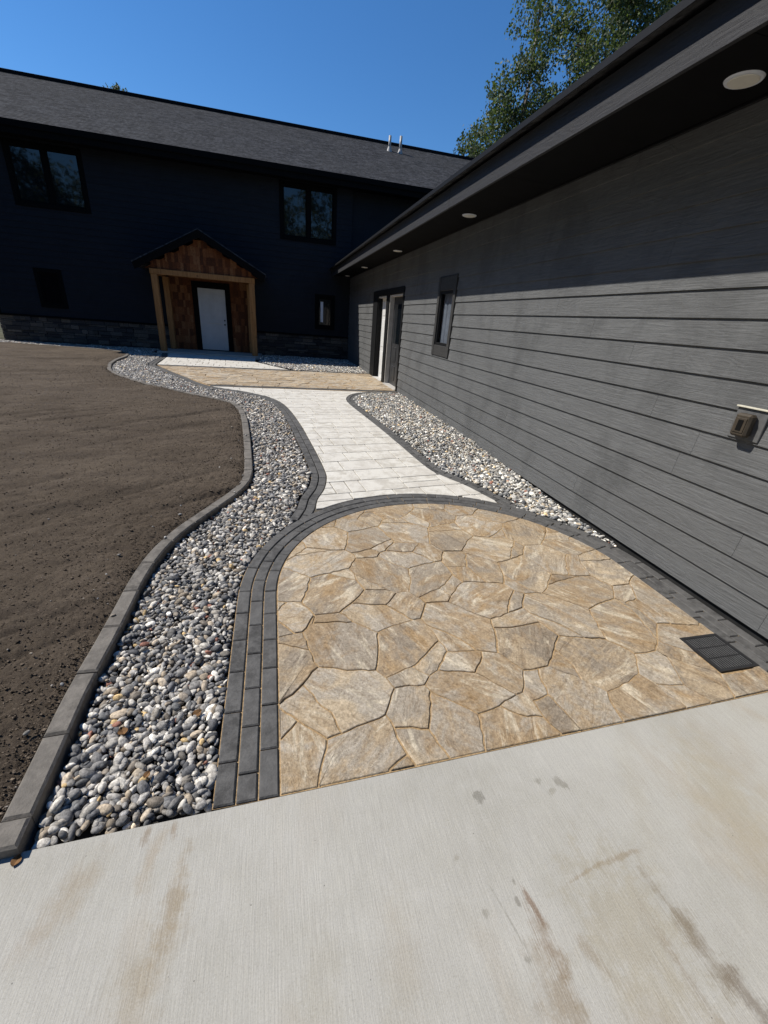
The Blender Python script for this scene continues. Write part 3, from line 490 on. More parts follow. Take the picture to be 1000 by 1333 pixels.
def gravel(name, inside, ylim, xlim, spacing, size, bright, label, fine_to, zlift=0.0, warm=(1.04,1.0,0.95), layers=2):
    """pebbles on a jittered hexagonal grid in layers; inside(x, y) -> bool array"""
    PV, PF, PC = [], [], []; base = 0
    for lay in range(layers):
        X, Y = np.meshgrid(np.arange(xlim[0], xlim[1], spacing), np.arange(ylim[0], ylim[1], spacing*0.87)); X = X + (np.arange(X.shape[0]) % 2)[:, None]*spacing/2 + (lay*0.37*spacing)
        X = X.ravel() + nrg.uniform(-0.42, 0.42, X.size)*spacing; Y = Y.ravel() + nrg.uniform(-0.42, 0.42, Y.size)*spacing
        k = inside(X, Y); X, Y = X[k], Y[k]; n = len(X)
        a = np.clip(nrg.lognormal(math.log(size), 0.36, n), size*0.45, size*2.1); b = a*nrg.uniform(0.5, 0.9, n); c = a*nrg.uniform(0.36, 0.66, n)
        Z = gv(Y) - 0.026 + lay*0.016 + nrg.uniform(-0.004, 0.007, n) + zlift
        fine = Y < fine_to; tid = nrg.integers(0, 7, n); rz = nrg.uniform(0, 2*math.pi, n); tx = nrg.normal(0, 0.35, n); ty = nrg.normal(0, 0.35, n)
        colr = GREY[nrg.choice(len(GREY), n, p=GP/GP.sum())] * nrg.lognormal(-0.03, 0.25, n)[:, None] * bright * np.array(warm)
        for sub in (2, 1):
            for t in range(7):
                sel = np.where((tid == t) & (fine == (sub == 2)))[0]
                if not len(sel): continue
                tv, tf = TPL[sub][t]; P = tv[None] * np.stack([a[sel], b[sel], c[sel]], -1)[:, None, :]
                for (ang, i, j) in ((tx[sel], 1, 2), (ty[sel], 0, 2), (rz[sel], 0, 1)):
                    ca, sa = np.cos(ang)[:, None], np.sin(ang)[:, None]; p, q = P[..., i].copy(), P[..., j].copy(); P[..., i] = ca*p - sa*q; P[..., j] = sa*p + ca*q
                P = P + np.stack([X[sel], Y[sel], Z[sel]], -1)[:, None, :]
                PV.append(P.reshape(-1, 3)); PF.append((tf[None] + (np.arange(len(sel))*len(tv))[:, None, None]).reshape(-1, 3) + base); base += len(sel)*len(tv)
                PC.append(np.repeat(colr[sel], len(tv), 0))
    return tag(fast_obj(name, np.concatenate(PV), np.concatenate(PF), M['gravel'], col=np.concatenate(PC)), label, kind='stuff', cat='gravel')
def clods():
    n = 60000; y = 1.0 + 11.0*nrg.random(n)**2.2; u = 7.0*nrg.random(n)**1.5; x = kerb_out(y) - u - 0.01; keep = y > 1.02 + 0.023*x + 0.01; x, y = x[keep], y[keep]; n = len(x)
    tv, tf = TPL[1][0]; s = np.clip(nrg.lognormal(math.log(0.0036), 0.42, n), 0.002, 0.014)
    z = gv(y) + 0.045 + 0.03*vnoise(x*0.8, y*0.8, 1) + 0.02*vnoise(x*2.5, y*2.5, 2) + furrow(x, y) + 0.001
    P = tv[None]*(s[:, None, None]*nrg.uniform(0.6, 1.3, (n, 1, 3)))*(1+nrg.uniform(-0.25, 0.25, (n, len(tv), 1))) + np.stack([x, y, z], -1)[:, None, :]
    col = np.array([(0.098, 0.077, 0.057)])*nrg.lognormal(0, 0.35, n)[:, None]; pale = nrg.random(n) < 0.014; s[pale] *= 1.7; col[pale] = (0.3, 0.27, 0.235)
    tag(fast_obj('soil_clod', P.reshape(-1, 3), (tf[None] + (np.arange(n)*len(tv))[:, None, None]).reshape(-1, 3), M['clod'], smooth=False, col=np.repeat(col, len(tv), 0)), 'loose crumbs of dark soil scattered over the raked earth', 'soil', kind='stuff')
clods()
ringo = offset_curve(ring, 0.24); PLo = offset_curve(PL, 0.172); PRo = offset_curve(PR, -0.154)
left_edge = np.concatenate([ringo[(ringo[:, 0] < 0.14)], PLo[PLo[:, 1] > 3.45]]); border_out = fn(left_edge)
pr_out = fn(np.concatenate([ringo[(ringo[:, 0] > 2.35)], PRo[PRo[:, 1] > 3.6]])); 
gravel('gravel', lambda x, y: (x > kerb_in(y)+0.012) & (x < border_out(y)-0.012) & (y > edge_y(x)+0.02), (1.0, 3.7), (-1.0, 0.6), 0.0275, 0.0178, 1.12, 'grey river pebbles between kerb and near flagstone patio', 9)
gravel('gravel', lambda x, y: (x > kerb_in(y)+0.012) & (x < border_out(y)-0.012) & (y >= 3.7) & ~((y > 16.5) & (x > -4.05)), (3.7, 17.9), (-9.5, 0.6), 0.032, 0.0202, 1.25, 'grey river pebbles beside the pale walkway, curving up to the porch', 5.2, zlift=0.006)
gravel('gravel', lambda x, y: (x > pr_out(y)+0.012) & (x < XW-0.01) & (y < 9.97), (2.6, 10.0), (1.4, 2.95), 0.034, 0.021, 1.55, 'pale pebbles between pale walkway and the low wing wall', 5.0, zlift=0.012, warm=(1.02, 1.0, 0.955))
gravel('gravel', lambda x, y: (x > -0.5 + np.clip((15.3-y)*0.66, 0, 3)) & (x < XW-0.01) & (y > 13.62 + (x-2.9)*0.055), (13.3, 17.9), (-0.5, 2.95), 0.042, 0.026, 1.5, 'pale pebbles in the corner below the house wall right of the porch', 0, zlift=0.01, warm=(1.02, 1.0, 0.96))

def strays():
    r = random.Random(77); spots = [(float(KERB[int(i), 0]) - r.uniform(0.02, 0.42), float(KERB[int(i), 1])) for i in np.linspace(6, 150, 26)]
    for i, (x, y) in enumerate(spots):
        tv, tf = TPL[2][i % 7]; s = r.uniform(0.007, 0.016); off = x - float(kerb_in(y))
        z = 0.0 if y < edge_y(x) else (g(y) + (0.045 if -0.10 < off <= 0 else (float(furrow(np.array([x]), np.array([y]))[0]) + 0.045 if off <= -0.10 else 0.005)))
        c_, s_ = math.cos(i), math.sin(i); P = tv*np.array([s, s*0.72, s*0.55]); P = np.stack([P[:, 0]*c_ - P[:, 1]*s_ + x, P[:, 0]*s_ + P[:, 1]*c_ + y, P[:, 2] + z + s*0.45], 1)
        yield P, tf, GREY[r.choice((0, 1, 3, 5, 6, 7))]
PV, PF, PC, bs = [], [], [], 0
for P_, F_, c_ in strays(): PV.append(P_); PF.append(F_ + bs); bs += len(P_); PC.append(np.repeat(c_[None], len(P_), 0))
tag(fast_obj('stray_pebbles', np.concatenate(PV), np.concatenate(PF), M['gravel'], col=np.concatenate(PC)), 'stray pebbles kicked out of the gravel onto the kerb and soil', 'gravel', kind='stuff')

# ------------------------------------------------------------------ lap siding
def lap_rows(P, mat, parent, u0, u1, z0, z1, exposure, holes, seams, blen, seed, name='siding_board', thick=0.017):
    """P(u, d, z) -> 3D point, d outwards. Each board is one piece; boards are cut round the holes (u0, u1, z0, z1)."""
    r = random.Random(seed); row = 0; z = z0
    while z < z1 - 0.02:
        ztop = min(z + exposure, z1)
        s0 = seams.get(row, u0 + r.uniform(0.6, blen)); cuts = [u0]; s = s0
        while s - blen > u0 + 0.2: s -= blen
        while s < u1 - 0.15:
            if s > u0 + 0.15: cuts.append(s)
            s += blen
        cuts.append(u1)
        for a, b in zip(cuts, cuts[1:]):
            rects = [(a, b, z, ztop, True)]
            for h in holes:
                new = []
                for (p, q, lo, hi, full) in rects:
                    if h[1] <= p or h[0] >= q or h[3] <= lo or h[2] >= hi: new.append((p, q, lo, hi, full)); continue
                    if p < h[0]: new.append((p, h[0], lo, hi, full))
                    if q > h[1]: new.append((h[1], q, lo, hi, full))
                    m0, m1 = max(p, h[0]), min(q, h[1])
                    if lo < h[2]: new.append((m0, m1, lo, h[2], False))
                    if hi > h[3]: new.append((m0, m1, h[3], hi, full))
                rects = new
            for (p, q, lo, hi, full) in rects:
                if q - p < 0.02 or hi - lo < 0.012: continue
                d = lambda zz: thick - (thick-0.003) * (zz - z)/exposure
                top = hi + (0.012 if full and hi == ztop and hi < z1 - 0.01 else 0.0); e = 0.001
                mb = MB(); ring = [(lo, d(lo)), (lo, -0.004), (top, -0.010), (top, d(top))]
                mb.prism([P(p+e, dd, zz) for zz, dd in ring], [P(q-e, dd, zz) for zz, dd in ring]); mb.build(name, mat, parent)
        z += exposure; row += 1

# ------------------------------------------------------------------ the low wing on the right
wing = tag(empty('house_wing', (XW, 8, 0)), 'single-storey wing with grey lap siding and deep black eave along the right side', 'building')
MB().box(XW+0.24, 9.4, -5.0, HY, -0.2, 3.25).build('wall', M['found'], wing)
MB().box(XW+0.012, XW+0.23, -4.98, 10.19, -0.15, 0.068).box(XW+0.012, XW+0.23, 13.38, HY, -0.15, 0.068).build('foundation', M['found'], wing)
MB().box(XW+0.012, XW+0.02, -4.98, 7.1, 0.07, 3.04).box(XW+0.012, XW+0.02, 7.98, 10.19, 0.07, 3.04).box(XW+0.012, XW+0.02, 13.38, HY, 0.07, 3.04).box(XW+0.012, XW+0.02, 7.1, 7.98, 0.07, 1.13).box(XW+0.012, XW+0.02, 7.1, 7.98, 2.43, 3.04).box(XW+0.012, XW+0.02, 10.19, 13.38, 2.41, 3.04).build('sheathing', M['found'], wing)
WIN = (7.125, 7.955, 1.145, 2.42); DRS = (10.16, 13.40, -0.2, 2.40)
lap_rows(lambda u, d, z: (XW-d, u, z), M['wing'], wing, -4.98, HY-0.01, 0.055, 3.04, 0.178, (WIN, DRS), {10: 4.31, 9: 3.69, 8: 3.13, 5: 2.30, 1: 3.35, 2: 1.76, 0: 5.1, 3: 4.9, 4: 6.05, 6: 6.4, 7: 5.6, 11: 5.05, 12: 6.7, 13: 4.5}, 3.66, 21)
def wbox(name, y0, y1, z0, z1, d0, d1, mat, parent, c=0.004):      # box on the wing face, d measured outwards
    return MB().bbox(XW-d1, XW-d0, y0, y1, z0, z1, c).build(name, mat, parent)
# tall narrow window of the wing
ww = MB().bbox(XW-0.034, XW+0.0, 7.13, 7.235, 1.15, 2.415, 0.004).bbox(XW-0.034, XW+0.0, 7.855, 7.95, 1.15, 2.415, 0.004).bbox(XW-0.030, XW+0.0, 7.235, 7.855, 2.20, 2.412, 0.004).bbox(XW-0.030, XW+0.0, 7.235, 7.855, 1.152, 1.325, 0.004).build('window', M['trimgrey'], wing)
ww['label'] = 'tall narrow window with dark trim'
f = MB()
for (a, b, c, d) in ((7.237,7.285,1.327,2.198),(7.805,7.853,1.327,2.198),(7.285,7.805,2.15,2.198),(7.285,7.805,1.327,1.372)): f.box(XW-0.012, XW+0.03, a, b, c, d)
f.build('sash', M['trim'], ww); mesh_obj('pane', [(XW+0.014, 7.28, 1.365), (XW+0.014, 7.28, 2.16), (XW+0.014, 7.81, 2.16), (XW+0.014, 7.81, 1.365)], [(0, 1, 2, 3)], M['clear'], ww)
cv = [(XW+0.075+0.018*math.sin(i*1.35)+0.006*math.sin(i*3.1), 7.24+0.62*i/44) for i in range(45)]
mesh_obj('curtain', [(x, y, 1.30) for x, y in cv] + [(x, y, 2.22) for x, y in cv], [(i, i+1, 46+i, 45+i) for i in range(44)], M['curtain'], ww, True)
MB().box(XW+0.13, XW+0.14, 7.15, 7.94, 1.2, 2.4).build('backing', M['found'], ww)
# pair of recessed doors
def wing_door(y0, y1, matpanel, matjamb_far, label, glazed):
    fr = MB().box(XW-0.005, XW+0.16, y1-0.035, y1, 0.1, 2.25).build('door', matjamb_far, wing); fr['label'] = label
    MB().box(XW-0.003, XW+0.16, y0, y0+0.035, 0.1, 2.25).box(XW-0.004, XW+0.16, y0+0.035, y1-0.035, 2.215, 2.25).build('frame', M['greypaint'], fr)
    MB().box(XW-0.06, XW+0.16, y0+0.035, y1-0.035, 0.06, 0.125).build('sill', M['greypaint'], fr)
    p = MB().box(XW+0.11, XW+0.155, y0+0.037, y1-0.037, 0.128, 2.212)
    w = y1 - y0 - 0.074
    if glazed:
        MB().box(XW+0.104, XW+0.109, y0+0.17, y1-0.17, 1.15, 2.05).build('pane', M['glass'], fr)
        for z_ in (0.25, 0.70): p.bbox(XW+0.098, XW+0.112, y0+0.16, y0+0.16+w*0.34, z_, z_+0.36, 0.005); p.bbox(XW+0.098, XW+0.112, y1-0.16-w*0.34, y1-0.16, z_, z_+0.36, 0.005)
    else:
        for z_, h_ in ((0.25, 0.6), (0.98, 0.7), (1.78, 0.34)):
            p.bbox(XW+0.10, XW+0.112, y0+0.15, y0+0.15+w*0.34, z_, z_+h_, 0.005); p.bbox(XW+0.10, XW+0.112, y1-0.15-w*0.34, y1-0.15, z_, z_+h_, 0.005)
    p.build('door_leaf', matpanel, fr)
    MB().tube((XW+0.11, y0+0.12, 1.05), (XW+0.06, y0+0.12, 1.05), 0.012, 0.012).tube((XW+0.065, y0+0.12, 1.05), (XW+0.065, y0+0.24, 1.05), 0.010, 0.010).build('handle', M['iron'], fr)
wing_door(10.26, 11.52, M['darkdoor'], M['greypaint'], 'dark door with glazed upper half in pale frame', True)
wing_door(11.80, 12.82, M['farwhite'], M['trim'], 'white door in black frame, nearer the corner', False)
for (a, b, c, d) in ((10.165,10.257,0.06,2.255),(11.523,11.797,0.06,2.255),(12.823,13.395,0.06,2.255),(10.165,13.395,2.257,2.395)): wbox('door_casing', a, b, c, d, -0.16, 0.030, M['trim'], wing)
# eave: soffit panels, fascia boards, roof edge, downlights
y = -5.0
while y < HY - 0.1:
    MB().box(2.226, XW+0.02, y+0.002, min(y+2.44, HY)-0.002, 3.045, 3.06).build('soffit_panel', M['soffit'], wing); y += 2.44
wbox('frieze_trim', -4.98, HY-0.01, 3.022, 3.043, -0.002, 0.022, M['trim'], wing)
for a, b in ((-5.0, 1.42), (1.42, 6.05), (6.05, 10.9), (10.9, 15.8), (15.8, HY-0.02)): MB().bbox(2.195, 2.222, a+0.002, b-0.002, 3.0, 3.225, 0.003).build('fascia_board', M['fascia'], wing)
P = lambda x, z: [(x, -5.1, z), (x, HY-0.01, z)]
r = MB(); prof = [(2.108, 3.232), (2.108, 3.262), (5.9, 4.52), (9.7, 3.26), (9.7, 3.23), (5.9, 4.48)]
r.prism([(x, -5.1, z) for x, z in prof], [(x, HY-0.01, z) for x, z in prof]); r.build('roof', M['shingle'], wing)
MB().box(2.100, 2.106, -5.1, HY-0.02, 3.222, 3.266).build('drip_edge', M['trim'], wing)
for k_, yl in enumerate((-1.17, 2.63, 6.43, 10.21, 14.0, 17.3)):
    cx = 2.62 + 0.004*yl; a = MB().tube((cx, yl, 3.044), (cx, yl, 3.036), 0.098, 0.092, 28).build('downlight', M['white'], wing)
    MB().tube((cx, yl, 3.035), (cx, yl, 3.031), 0.078, 0.074, 28).build('lens', M['lens'], a)

# ------------------------------------------------------------------ the tall house at the back
house = tag(empty('house', (0, HY, 0)), 'two-storey house with near-black siding and grey shingled gable roof at the back', 'house')
XL, XR = -8.8, 9.6; EY, EZ, RY, RZ = 17.25, 5.97, 22.5, 8.6
prof = [(HY+0.16, -0.25), (HY+0.16, 5.9), (RY, RZ-0.32), (2*RY-HY, 5.9), (2*RY-HY, -0.25)]
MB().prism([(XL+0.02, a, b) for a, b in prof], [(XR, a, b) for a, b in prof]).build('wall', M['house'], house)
HW = [(-7.545, -5.50, 4.045, 5.675, 2), (0.345, 2.32, 4.01, 5.705, 2), (-7.50, -6.71, 1.215, 2.37, 1), (1.575, 2.325, 1.175, 2.385, 1)]
holes = [h[:4] for h in HW] + [(-3.46, -0.77, -1, 2.62)]
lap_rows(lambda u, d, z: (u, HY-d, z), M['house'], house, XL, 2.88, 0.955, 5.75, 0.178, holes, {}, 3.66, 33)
for x0, x1 in ((XL-0.03, XL+0.09),): MB().bbox(x0, x1, HY-0.03, HY+0.15, 0.96, 5.75, 0.004).build('corner_board', M['housetrim'], house)
labs = ['wide twin-pane upper window near the left edge', 'wide twin-pane upper window above the porch, right of it', 'small dark lower window near the left edge', 'small lower window right of the porch']
for (x0, x1, z0, z1, n), lb in zip(HW, labs):
    t = 0.115; w = MB().bbox(x0, x0+t, HY-0.032, HY+0.06, z0, z1, 0.004).bbox(x1-t, x1, HY-0.032, HY+0.06, z0, z1, 0.004).bbox(x0+t, x1-t, HY-0.030, HY+0.06, z1-t, z1-0.001, 0.004).bbox(x0+t, x1-t, HY-0.045, HY+0.06, z0+0.001, z0+t, 0.004).build('window', M['housetrim'], house); w['label'] = lb
    a, b = x0+t, x1-t; cells = [(a, b)] if n == 1 else [(a, (a+b)/2-0.05), ((a+b)/2+0.05, b)]
    if n == 2: MB().box((a+b)/2-0.05, (a+b)/2+0.05, HY-0.02, HY+0.06, z0+t, z1-t).build('mullion', M['housetrim'], w)
    for c, d in cells:
        f = MB(); e = 0.045
        for q in ((c, c+e, z0+t, z1-t), (d-e, d, z0+t, z1-t), (c+e, d-e, z1-t-e, z1-t), (c+e, d-e, z0+t, z0+t+e)): f.box(q[0], q[1], HY+0.0, HY+0.05, q[2], q[3])
        f.build('sash', M['housetrim'], w); MB().box(c+e-0.005, d-e+0.005, HY+0.03, HY+0.036, z0+t+e-0.005, z1-t-e+0.005).build('pane', M['mattepane'] if lb.startswith('small dark') else M['glass'], w)
    if lb.startswith('small lower'):
        MB().box((x0+x1)/2-0.16, (x0+x1)/2-0.06, HY+0.012, HY+0.02, z0+0.25, z1-0.25).build('pane_reflection', M['white'], w)  # white strip before the glass stands in for a sunlit reflection
# ledge stone base
PV, PF, PC = [], [], []; r = random.Random(4); mbx = MB()
for (a, b) in ((XL-0.02, -3.47), (-0.76, 2.885)):
    z = -0.12
    while z < 0.88:
        h = min(r.choice((0.055, 0.075, 0.10, 0.13)), 0.90-z)
        if 0.90-z-h < 0.05: h = 0.90-z
        x = a - r.uniform(0, 0.0)
        while x < b - 0.001:
            w = min(r.uniform(0.14, 0.48), b-x)
            if b-x-w < 0.08: w = b-x
            d = r.uniform(0.015, 0.06); n0 = len(mbx.v); mbx.bbox(x+0.003, x+w-0.003, HY-d, HY+0.15, z+0.003, z+h-0.003, 0.006); t = r.choice(((0.055,0.052,0.048),(0.04,0.04,0.042),(0.075,0.07,0.064),(0.03,0.03,0.032),(0.10,0.09,0.078))); q = r.uniform(0.8, 1.2)
            PC += [(t[0]*q, t[1]*q, t[2]*q)]*(len(mbx.v)-n0); x += w
        z += h
so = mbx.build('ledge_stone', M['stone'], house); so['kind'] = 'stuff'
ca = so.data.color_attributes.new('col', 'FLOAT_COLOR', 'POINT'); ca.data.foreach_set('color', np.concatenate([np.array(PC), np.ones((len(PC), 1))], 1).astype(np.float32).ravel())
for x0, x1 in ((XL-0.03, -3.47), (-0.76, 2.885)): MB().bbox(x0, x1, HY-0.07, HY+0.1, 0.90, 0.955, 0.006).build('stone_cap', M['housetrim'], house)
# roof: stepped shingle courses, ridge vent, eave
sl = math.hypot(RY-EY, RZ-EZ); uy, uz = (RY-EY)/sl, (RZ-EZ)/sl; nyv, nzv = -uz, uy; RX0, RX1 = -9.02, XR+0.3
for side in (1, -1):
    fy = lambda yv: yv if side == 1 else 2*RY - yv
    r = MB(); s = 0.0; n = 42; step = sl/n; pr = []
    for i in range(n):
        a, b = i*step, (i+1)*step
        pr += [(EY+uy*a+nyv*0.010, EZ+uz*a+nzv*0.010), (EY+uy*b+nyv*0.004, EZ+uz*b+nzv*0.004)]
    pr += [(RY, RZ-0.14), (EY+0.03, EZ-0.13), (EY+0.0, EZ-0.01)]
    A = [(RX0, fy(a), b) for a, b in pr]; B = [(RX1, fy(a), b) for a, b in pr]
    if side == -1: A, B = B, A
    r.prism(A, B); r.build('roof', M['shingle'], house)
MB().bbox(RX0-0.01, RX1+0.01, RY-0.16, RY+0.16, RZ-0.09, RZ+0.045, 0.01).build('ridge_vent', M['ridge'], house)
MB().box(RX0, RX1, EY-0.024, EY-0.014, EZ-0.14, EZ+0.012).build('drip_edge', M['housetrim'], house)
MB().bbox(RX0+0.02, RX1, EY+0.032, EY+0.06, EZ-0.30, EZ-0.08, 0.003).build('fascia_board', M['housetrim'], house)
MB().box(RX0+0.02, RX1, EY+0.061, HY+0.1, EZ-0.235, EZ-0.22).build('soffit_panel', M['soffit'], house)
MB().prism([(RX0+0.01, EY+0.07, EZ-0.14), (RX0+0.01, RY, RZ-0.16), (RX0+0.01, RY, RZ-0.34), (RX0+0.01, EY+0.07, EZ-0.33)], [(RX0+0.04, EY+0.07, EZ-0.14), (RX0+0.04, RY, RZ-0.16), (RX0+0.04, RY, RZ-0.34), (RX0+0.04, EY+0.07, EZ-0.33)]).build('barge_board', M['housetrim'], house)
for vx, vy, hh in ((4.89, 21.38, 0.50), (5.34, 21.33, 0.56)):
    zr = EZ + (vy-EY)*0.5; v_ = MB().tube((vx, vy, zr-0.05), (vx, vy, zr+hh), 0.055, 0.055, 14).build('vent_pipe', M['steel'], house, True)
    MB().tube((vx, vy, zr-0.06), (vx, vy, zr+0.14), 0.13, 0.062, 14).build('flashing', M['steel'], v_)
# gabled entry porch
PXL, PXR, PXM, PY = -4.19, -0.17, -2.18, 16.42; PZ, PZE = 3.83, 2.76
k_ = (PZ-PZE)/(PXM-PXL); prf = [(PXL, PZE), (PXM, PZ), (PXR, PZE), (PXR-0.05, PZE-0.13), (PXM, PZ-0.15), (PXL+0.05, PZE-0.13)]
porch = MB().prism([(x, PY, z) for x, z in prf], [(x, HY+0.05, z) for x, z in prf]).build('porch', M['shingle'], house); porch['label'] = 'gabled timber entry porch with cedar shakes'
prf2 = [(PXL+0.02, PZE-0.035), (PXM, PZ-0.035), (PXR-0.02, PZE-0.035), (PXR-0.07, PZE-0.22), (PXM, PZ-0.25), (PXL+0.07, PZE-0.22)]
MB().prism([(x, PY-0.028, z) for x, z in prf2], [(x, PY-0.002, z) for x, z in prf2]).build('barge_board', M['housetrim'], porch)
for x0, y0 in ((-3.745, 16.65), (-0.75, 16.65), (-3.62, 17.66), (-0.88, 17.66)): MB().bbox(x0, x0+0.185, y0, y0+0.185, 0.155, 2.468, 0.008).build('post', M['timber'], porch)
bmx = MB().bbox(-3.76, -0.55, 16.63, 16.85, 2.47, 2.625, 0.008).build('beam', M['timber'], porch)
MB().bbox(-3.72, -3.54, 16.852, 17.88, 2.47, 2.62, 0.008).build('side_beam', M['timber'], porch); MB().bbox(-0.76, -0.58, 16.852, 17.88, 2.47, 2.62, 0.008).build('side_beam', M['timber'], porch)
MB().bbox(-3.85, -0.45, 16.54, HY+0.1, 0.02, 0.152, 0.01).build('porch_slab', M['concrete'], porch)
MB().box(-3.5, -0.78, 16.86, HY, 2.63, 2.65).build('porch_ceiling', M['soffit'], porch)
mbx = MB(); PC = []; r = random.Random(12)
def shakes(x0f, x1f, z0, z1, y, expo, holes=()):
    z = z0; i = 0
    while z < z1:
        a, b = x0f(z+expo*0.5), x1f(z+expo*0.5); x = a
        while x < b - 0.015:
            w = min(r.uniform(0.06, 0.13), b-x); zz = z + r.uniform(-0.012, 0.004); zt = min(z+expo+0.02, z1)
            if not any(x < h[1] and x+w > h[0] and z < h[3] and zt > h[2] for h in holes) and zt - zz > 0.03:
                d = r.uniform(0.012, 0.022); n0 = len(mbx.v)
                mbx.prism([(x+0.003, y-d, zz), (x+0.003, y, zz), (x+0.003, y, zt), (x+0.003, y-0.003, zt)], [(x+w-0.003, y-d, zz), (x+w-0.003, y, zz), (x+w-0.003, y, zt), (x+w-0.003, y-0.003, zt)])
                t = r.choice(((0.135,0.05,0.02),(0.10,0.036,0.015),(0.165,0.066,0.027),(0.075,0.028,0.013),(0.195,0.09,0.04))); PC.extend([t]*(len(mbx.v)-n0))
            x += w
        z += expo; i += 1
DR = (-2.56, -1.645, 0.19, 2.225)
shakes(lambda z: PXM-max((PZ-0.27-z)/k_, 0.02), lambda z: PXM+max((PZ-0.27-z)/k_, 0.02), 2.628, 3.54, 16.70, 0.235)
MB().prism([(PXM-1.72, 16.703, 2.628), (PXM+1.72, 16.703, 2.628), (PXM, 16.703, 3.55)], [(PXM-1.72, 16.83, 2.628), (PXM+1.72, 16.83, 2.628), (PXM, 16.83, 3.55)]).build('gable_panel', M['shakeback'], porch)
shakes(lambda z: -3.455, lambda z: -0.775, 0.155, 2.62, HY-0.02, 0.235, ((-2.75, -1.46, 0, 2.43),))
MB().box(-3.455, -0.775, HY-0.018, HY+0.1, 0.15, 2.62).build('back_panel', M['shakeback'], porch)
sh = mbx.build('cedar_shake', M['shake'], porch); sh['kind'] = 'stuff'
ca = sh.data.color_attributes.new('col', 'FLOAT_COLOR', 'POINT'); ca.data.foreach_set('color', np.concatenate([np.array(PC), np.ones((len(PC), 1))], 1).astype(np.float32).ravel())
dl = MB().box(DR[0], DR[1], HY-0.040, HY-0.02, DR[2], DR[3])
for c, d in ((DR[0]+0.13, DR[0]+0.40), (DR[1]-0.40, DR[1]-0.13)):
    for e_, f_ in ((0.42, 0.95), (1.20, 2.05)): dl.bbox(c, d, HY-0.047, HY-0.039, e_, f_, 0.003)
door = dl.build('door', M['doorwhite'], house); door['label'] = 'white panelled front door under the porch'
MB().bbox(-2.745, DR[0]-0.002, HY-0.06, HY, 0.155, 2.43, 0.004).bbox(DR[1]+0.002, -1.47, HY-0.06, HY, 0.155, 2.43, 0.004).bbox(DR[0]-0.002, DR[1]+0.002, HY-0.058, HY, DR[3]+0.002, 2.428, 0.004).build('casing', M['housetrim'], door)
MB().tube((DR[1]-0.07, HY-0.04, 1.08), (DR[1]-0.07, HY-0.10, 1.08), 0.014, 0.014).tube((DR[1]-0.07, HY-0.10, 1.08), (DR[1]-0.07, HY-0.13, 1.08), 0.03, 0.026, 14).tube((DR[1]-0.07, HY-0.04, 1.22), (DR[1]-0.07, HY-0.06, 1.22), 0.028, 0.026, 14).build('handle', M['iron'], door)
MB().box(DR[0], DR[1], HY-0.09, HY-0.02, 0.153, 0.188).build('sill', M['iron'], door)
MB().box(-2.34, -1.80, HY-0.046, HY-0.0405, 1.08, 1.11).build('letter_slot', M['greypaint'], door)

# ------------------------------------------------------------------ small things
ob = tag(empty('outlet_box', (XW, 2.0, 1.23)), 'brown weatherproof outlet cover on a grey block fixed to the wing siding', 'outlet')
wbox('mounting_block', 1.905, 2.10, 1.135, 1.325, 0.0, 0.026, M['blockgrey'], ob, 0.003); wbox('flange', 1.90, 2.105, 1.325, 1.335, 0.0, 0.040, M['cream'], ob, 0.002)
wbox('cover', 1.955, 2.055, 1.155, 1.295, 0.0265, 0.085, M['bronze'], ob, 0.012)
wbox('cover_lip', 1.972, 2.038, 1.180, 1.270, 0.0852, 0.090, M['bronze'], ob, 0.002); wbox('cover_window', 1.987, 2.020, 1.192, 1.258, 0.0902, 0.0915, M['pit'], ob, 0.0005)
gr = tag(empty('drain_grate', (2.51, 1.37, 0)), 'square black slotted drain grate set in the flagstones by the wing', 'grate')
gx0, gx1, gy0, gy1 = 2.372, 2.655, 1.235, 1.510
MB().box(gx0+0.002, gx1-0.002, gy0+0.002, gy1-0.002, -0.05, 0.0035).build('sump', M['pit'], gr)
f = MB()
for q in ((gx0, gx1, gy0, gy0+0.018), (gx0, gx1, gy1-0.018, gy1), (gx0, gx0+0.022, gy0+0.018, gy1-0.018), (gx1-0.022, gx1, gy0+0.018, gy1-0.018)): f.box(q[0], q[1], q[2], q[3], -0.05, 0.013)
f.build('frame', M['iron'], gr)
for yb in (gy0+0.018+0.0797, gy0+0.018+0.1593): MB().box(gx0+0.022, gx1-0.022, yb-0.004, yb+0.004, -0.004, 0.0115).build('cross_bar', M['iron'], gr)
nb = 14
for i in range(nb):
    x = gx0+0.022 + (i+0.5)*(gx1-gx0-0.044)/nb; MB().box(x-0.0036, x+0.0036, gy0+0.0182, gy1-0.0182, 0.0078, 0.0105).build('slat', M['slatiron'], gr)
def dry_leaf(x, y, z, s, rz, label):
    V = []; F = []; n = 7
    for i in range(n+1):
        t = i/n; w = 0.42*math.sin(math.pi*min(t*1.02, 1.0))**0.8; zz = 0.35*(t-0.5)**2; V += [(t-0.5, -w, zz+0.12), (t-0.5, 0, zz), (t-0.5, w, zz+0.16)]
    for i in range(n): b = i*3; F += [(b, b+3, b+4, b+1), (b+1, b+4, b+5, b+2)]
    c, s_ = math.cos(rz), math.sin(rz)
    o = mesh_obj('dry_leaf', [(x+s*(a*c-b*s_), y+s*(a*s_+b*c), z+s*d) for a, b, d in V], F, M['dry']); tag(o, label, 'leaf', 'fallen dry leaves'); return o
dry_leaf(-0.38, 1.44, 0.012, 0.045, 0.6, 'curled brown leaf on the pebbles nearest the charcoal border'); dry_leaf(-0.66, 1.40, 0.012, 0.045, 2.1, 'curled brown leaf on the pebbles nearest the kerb')
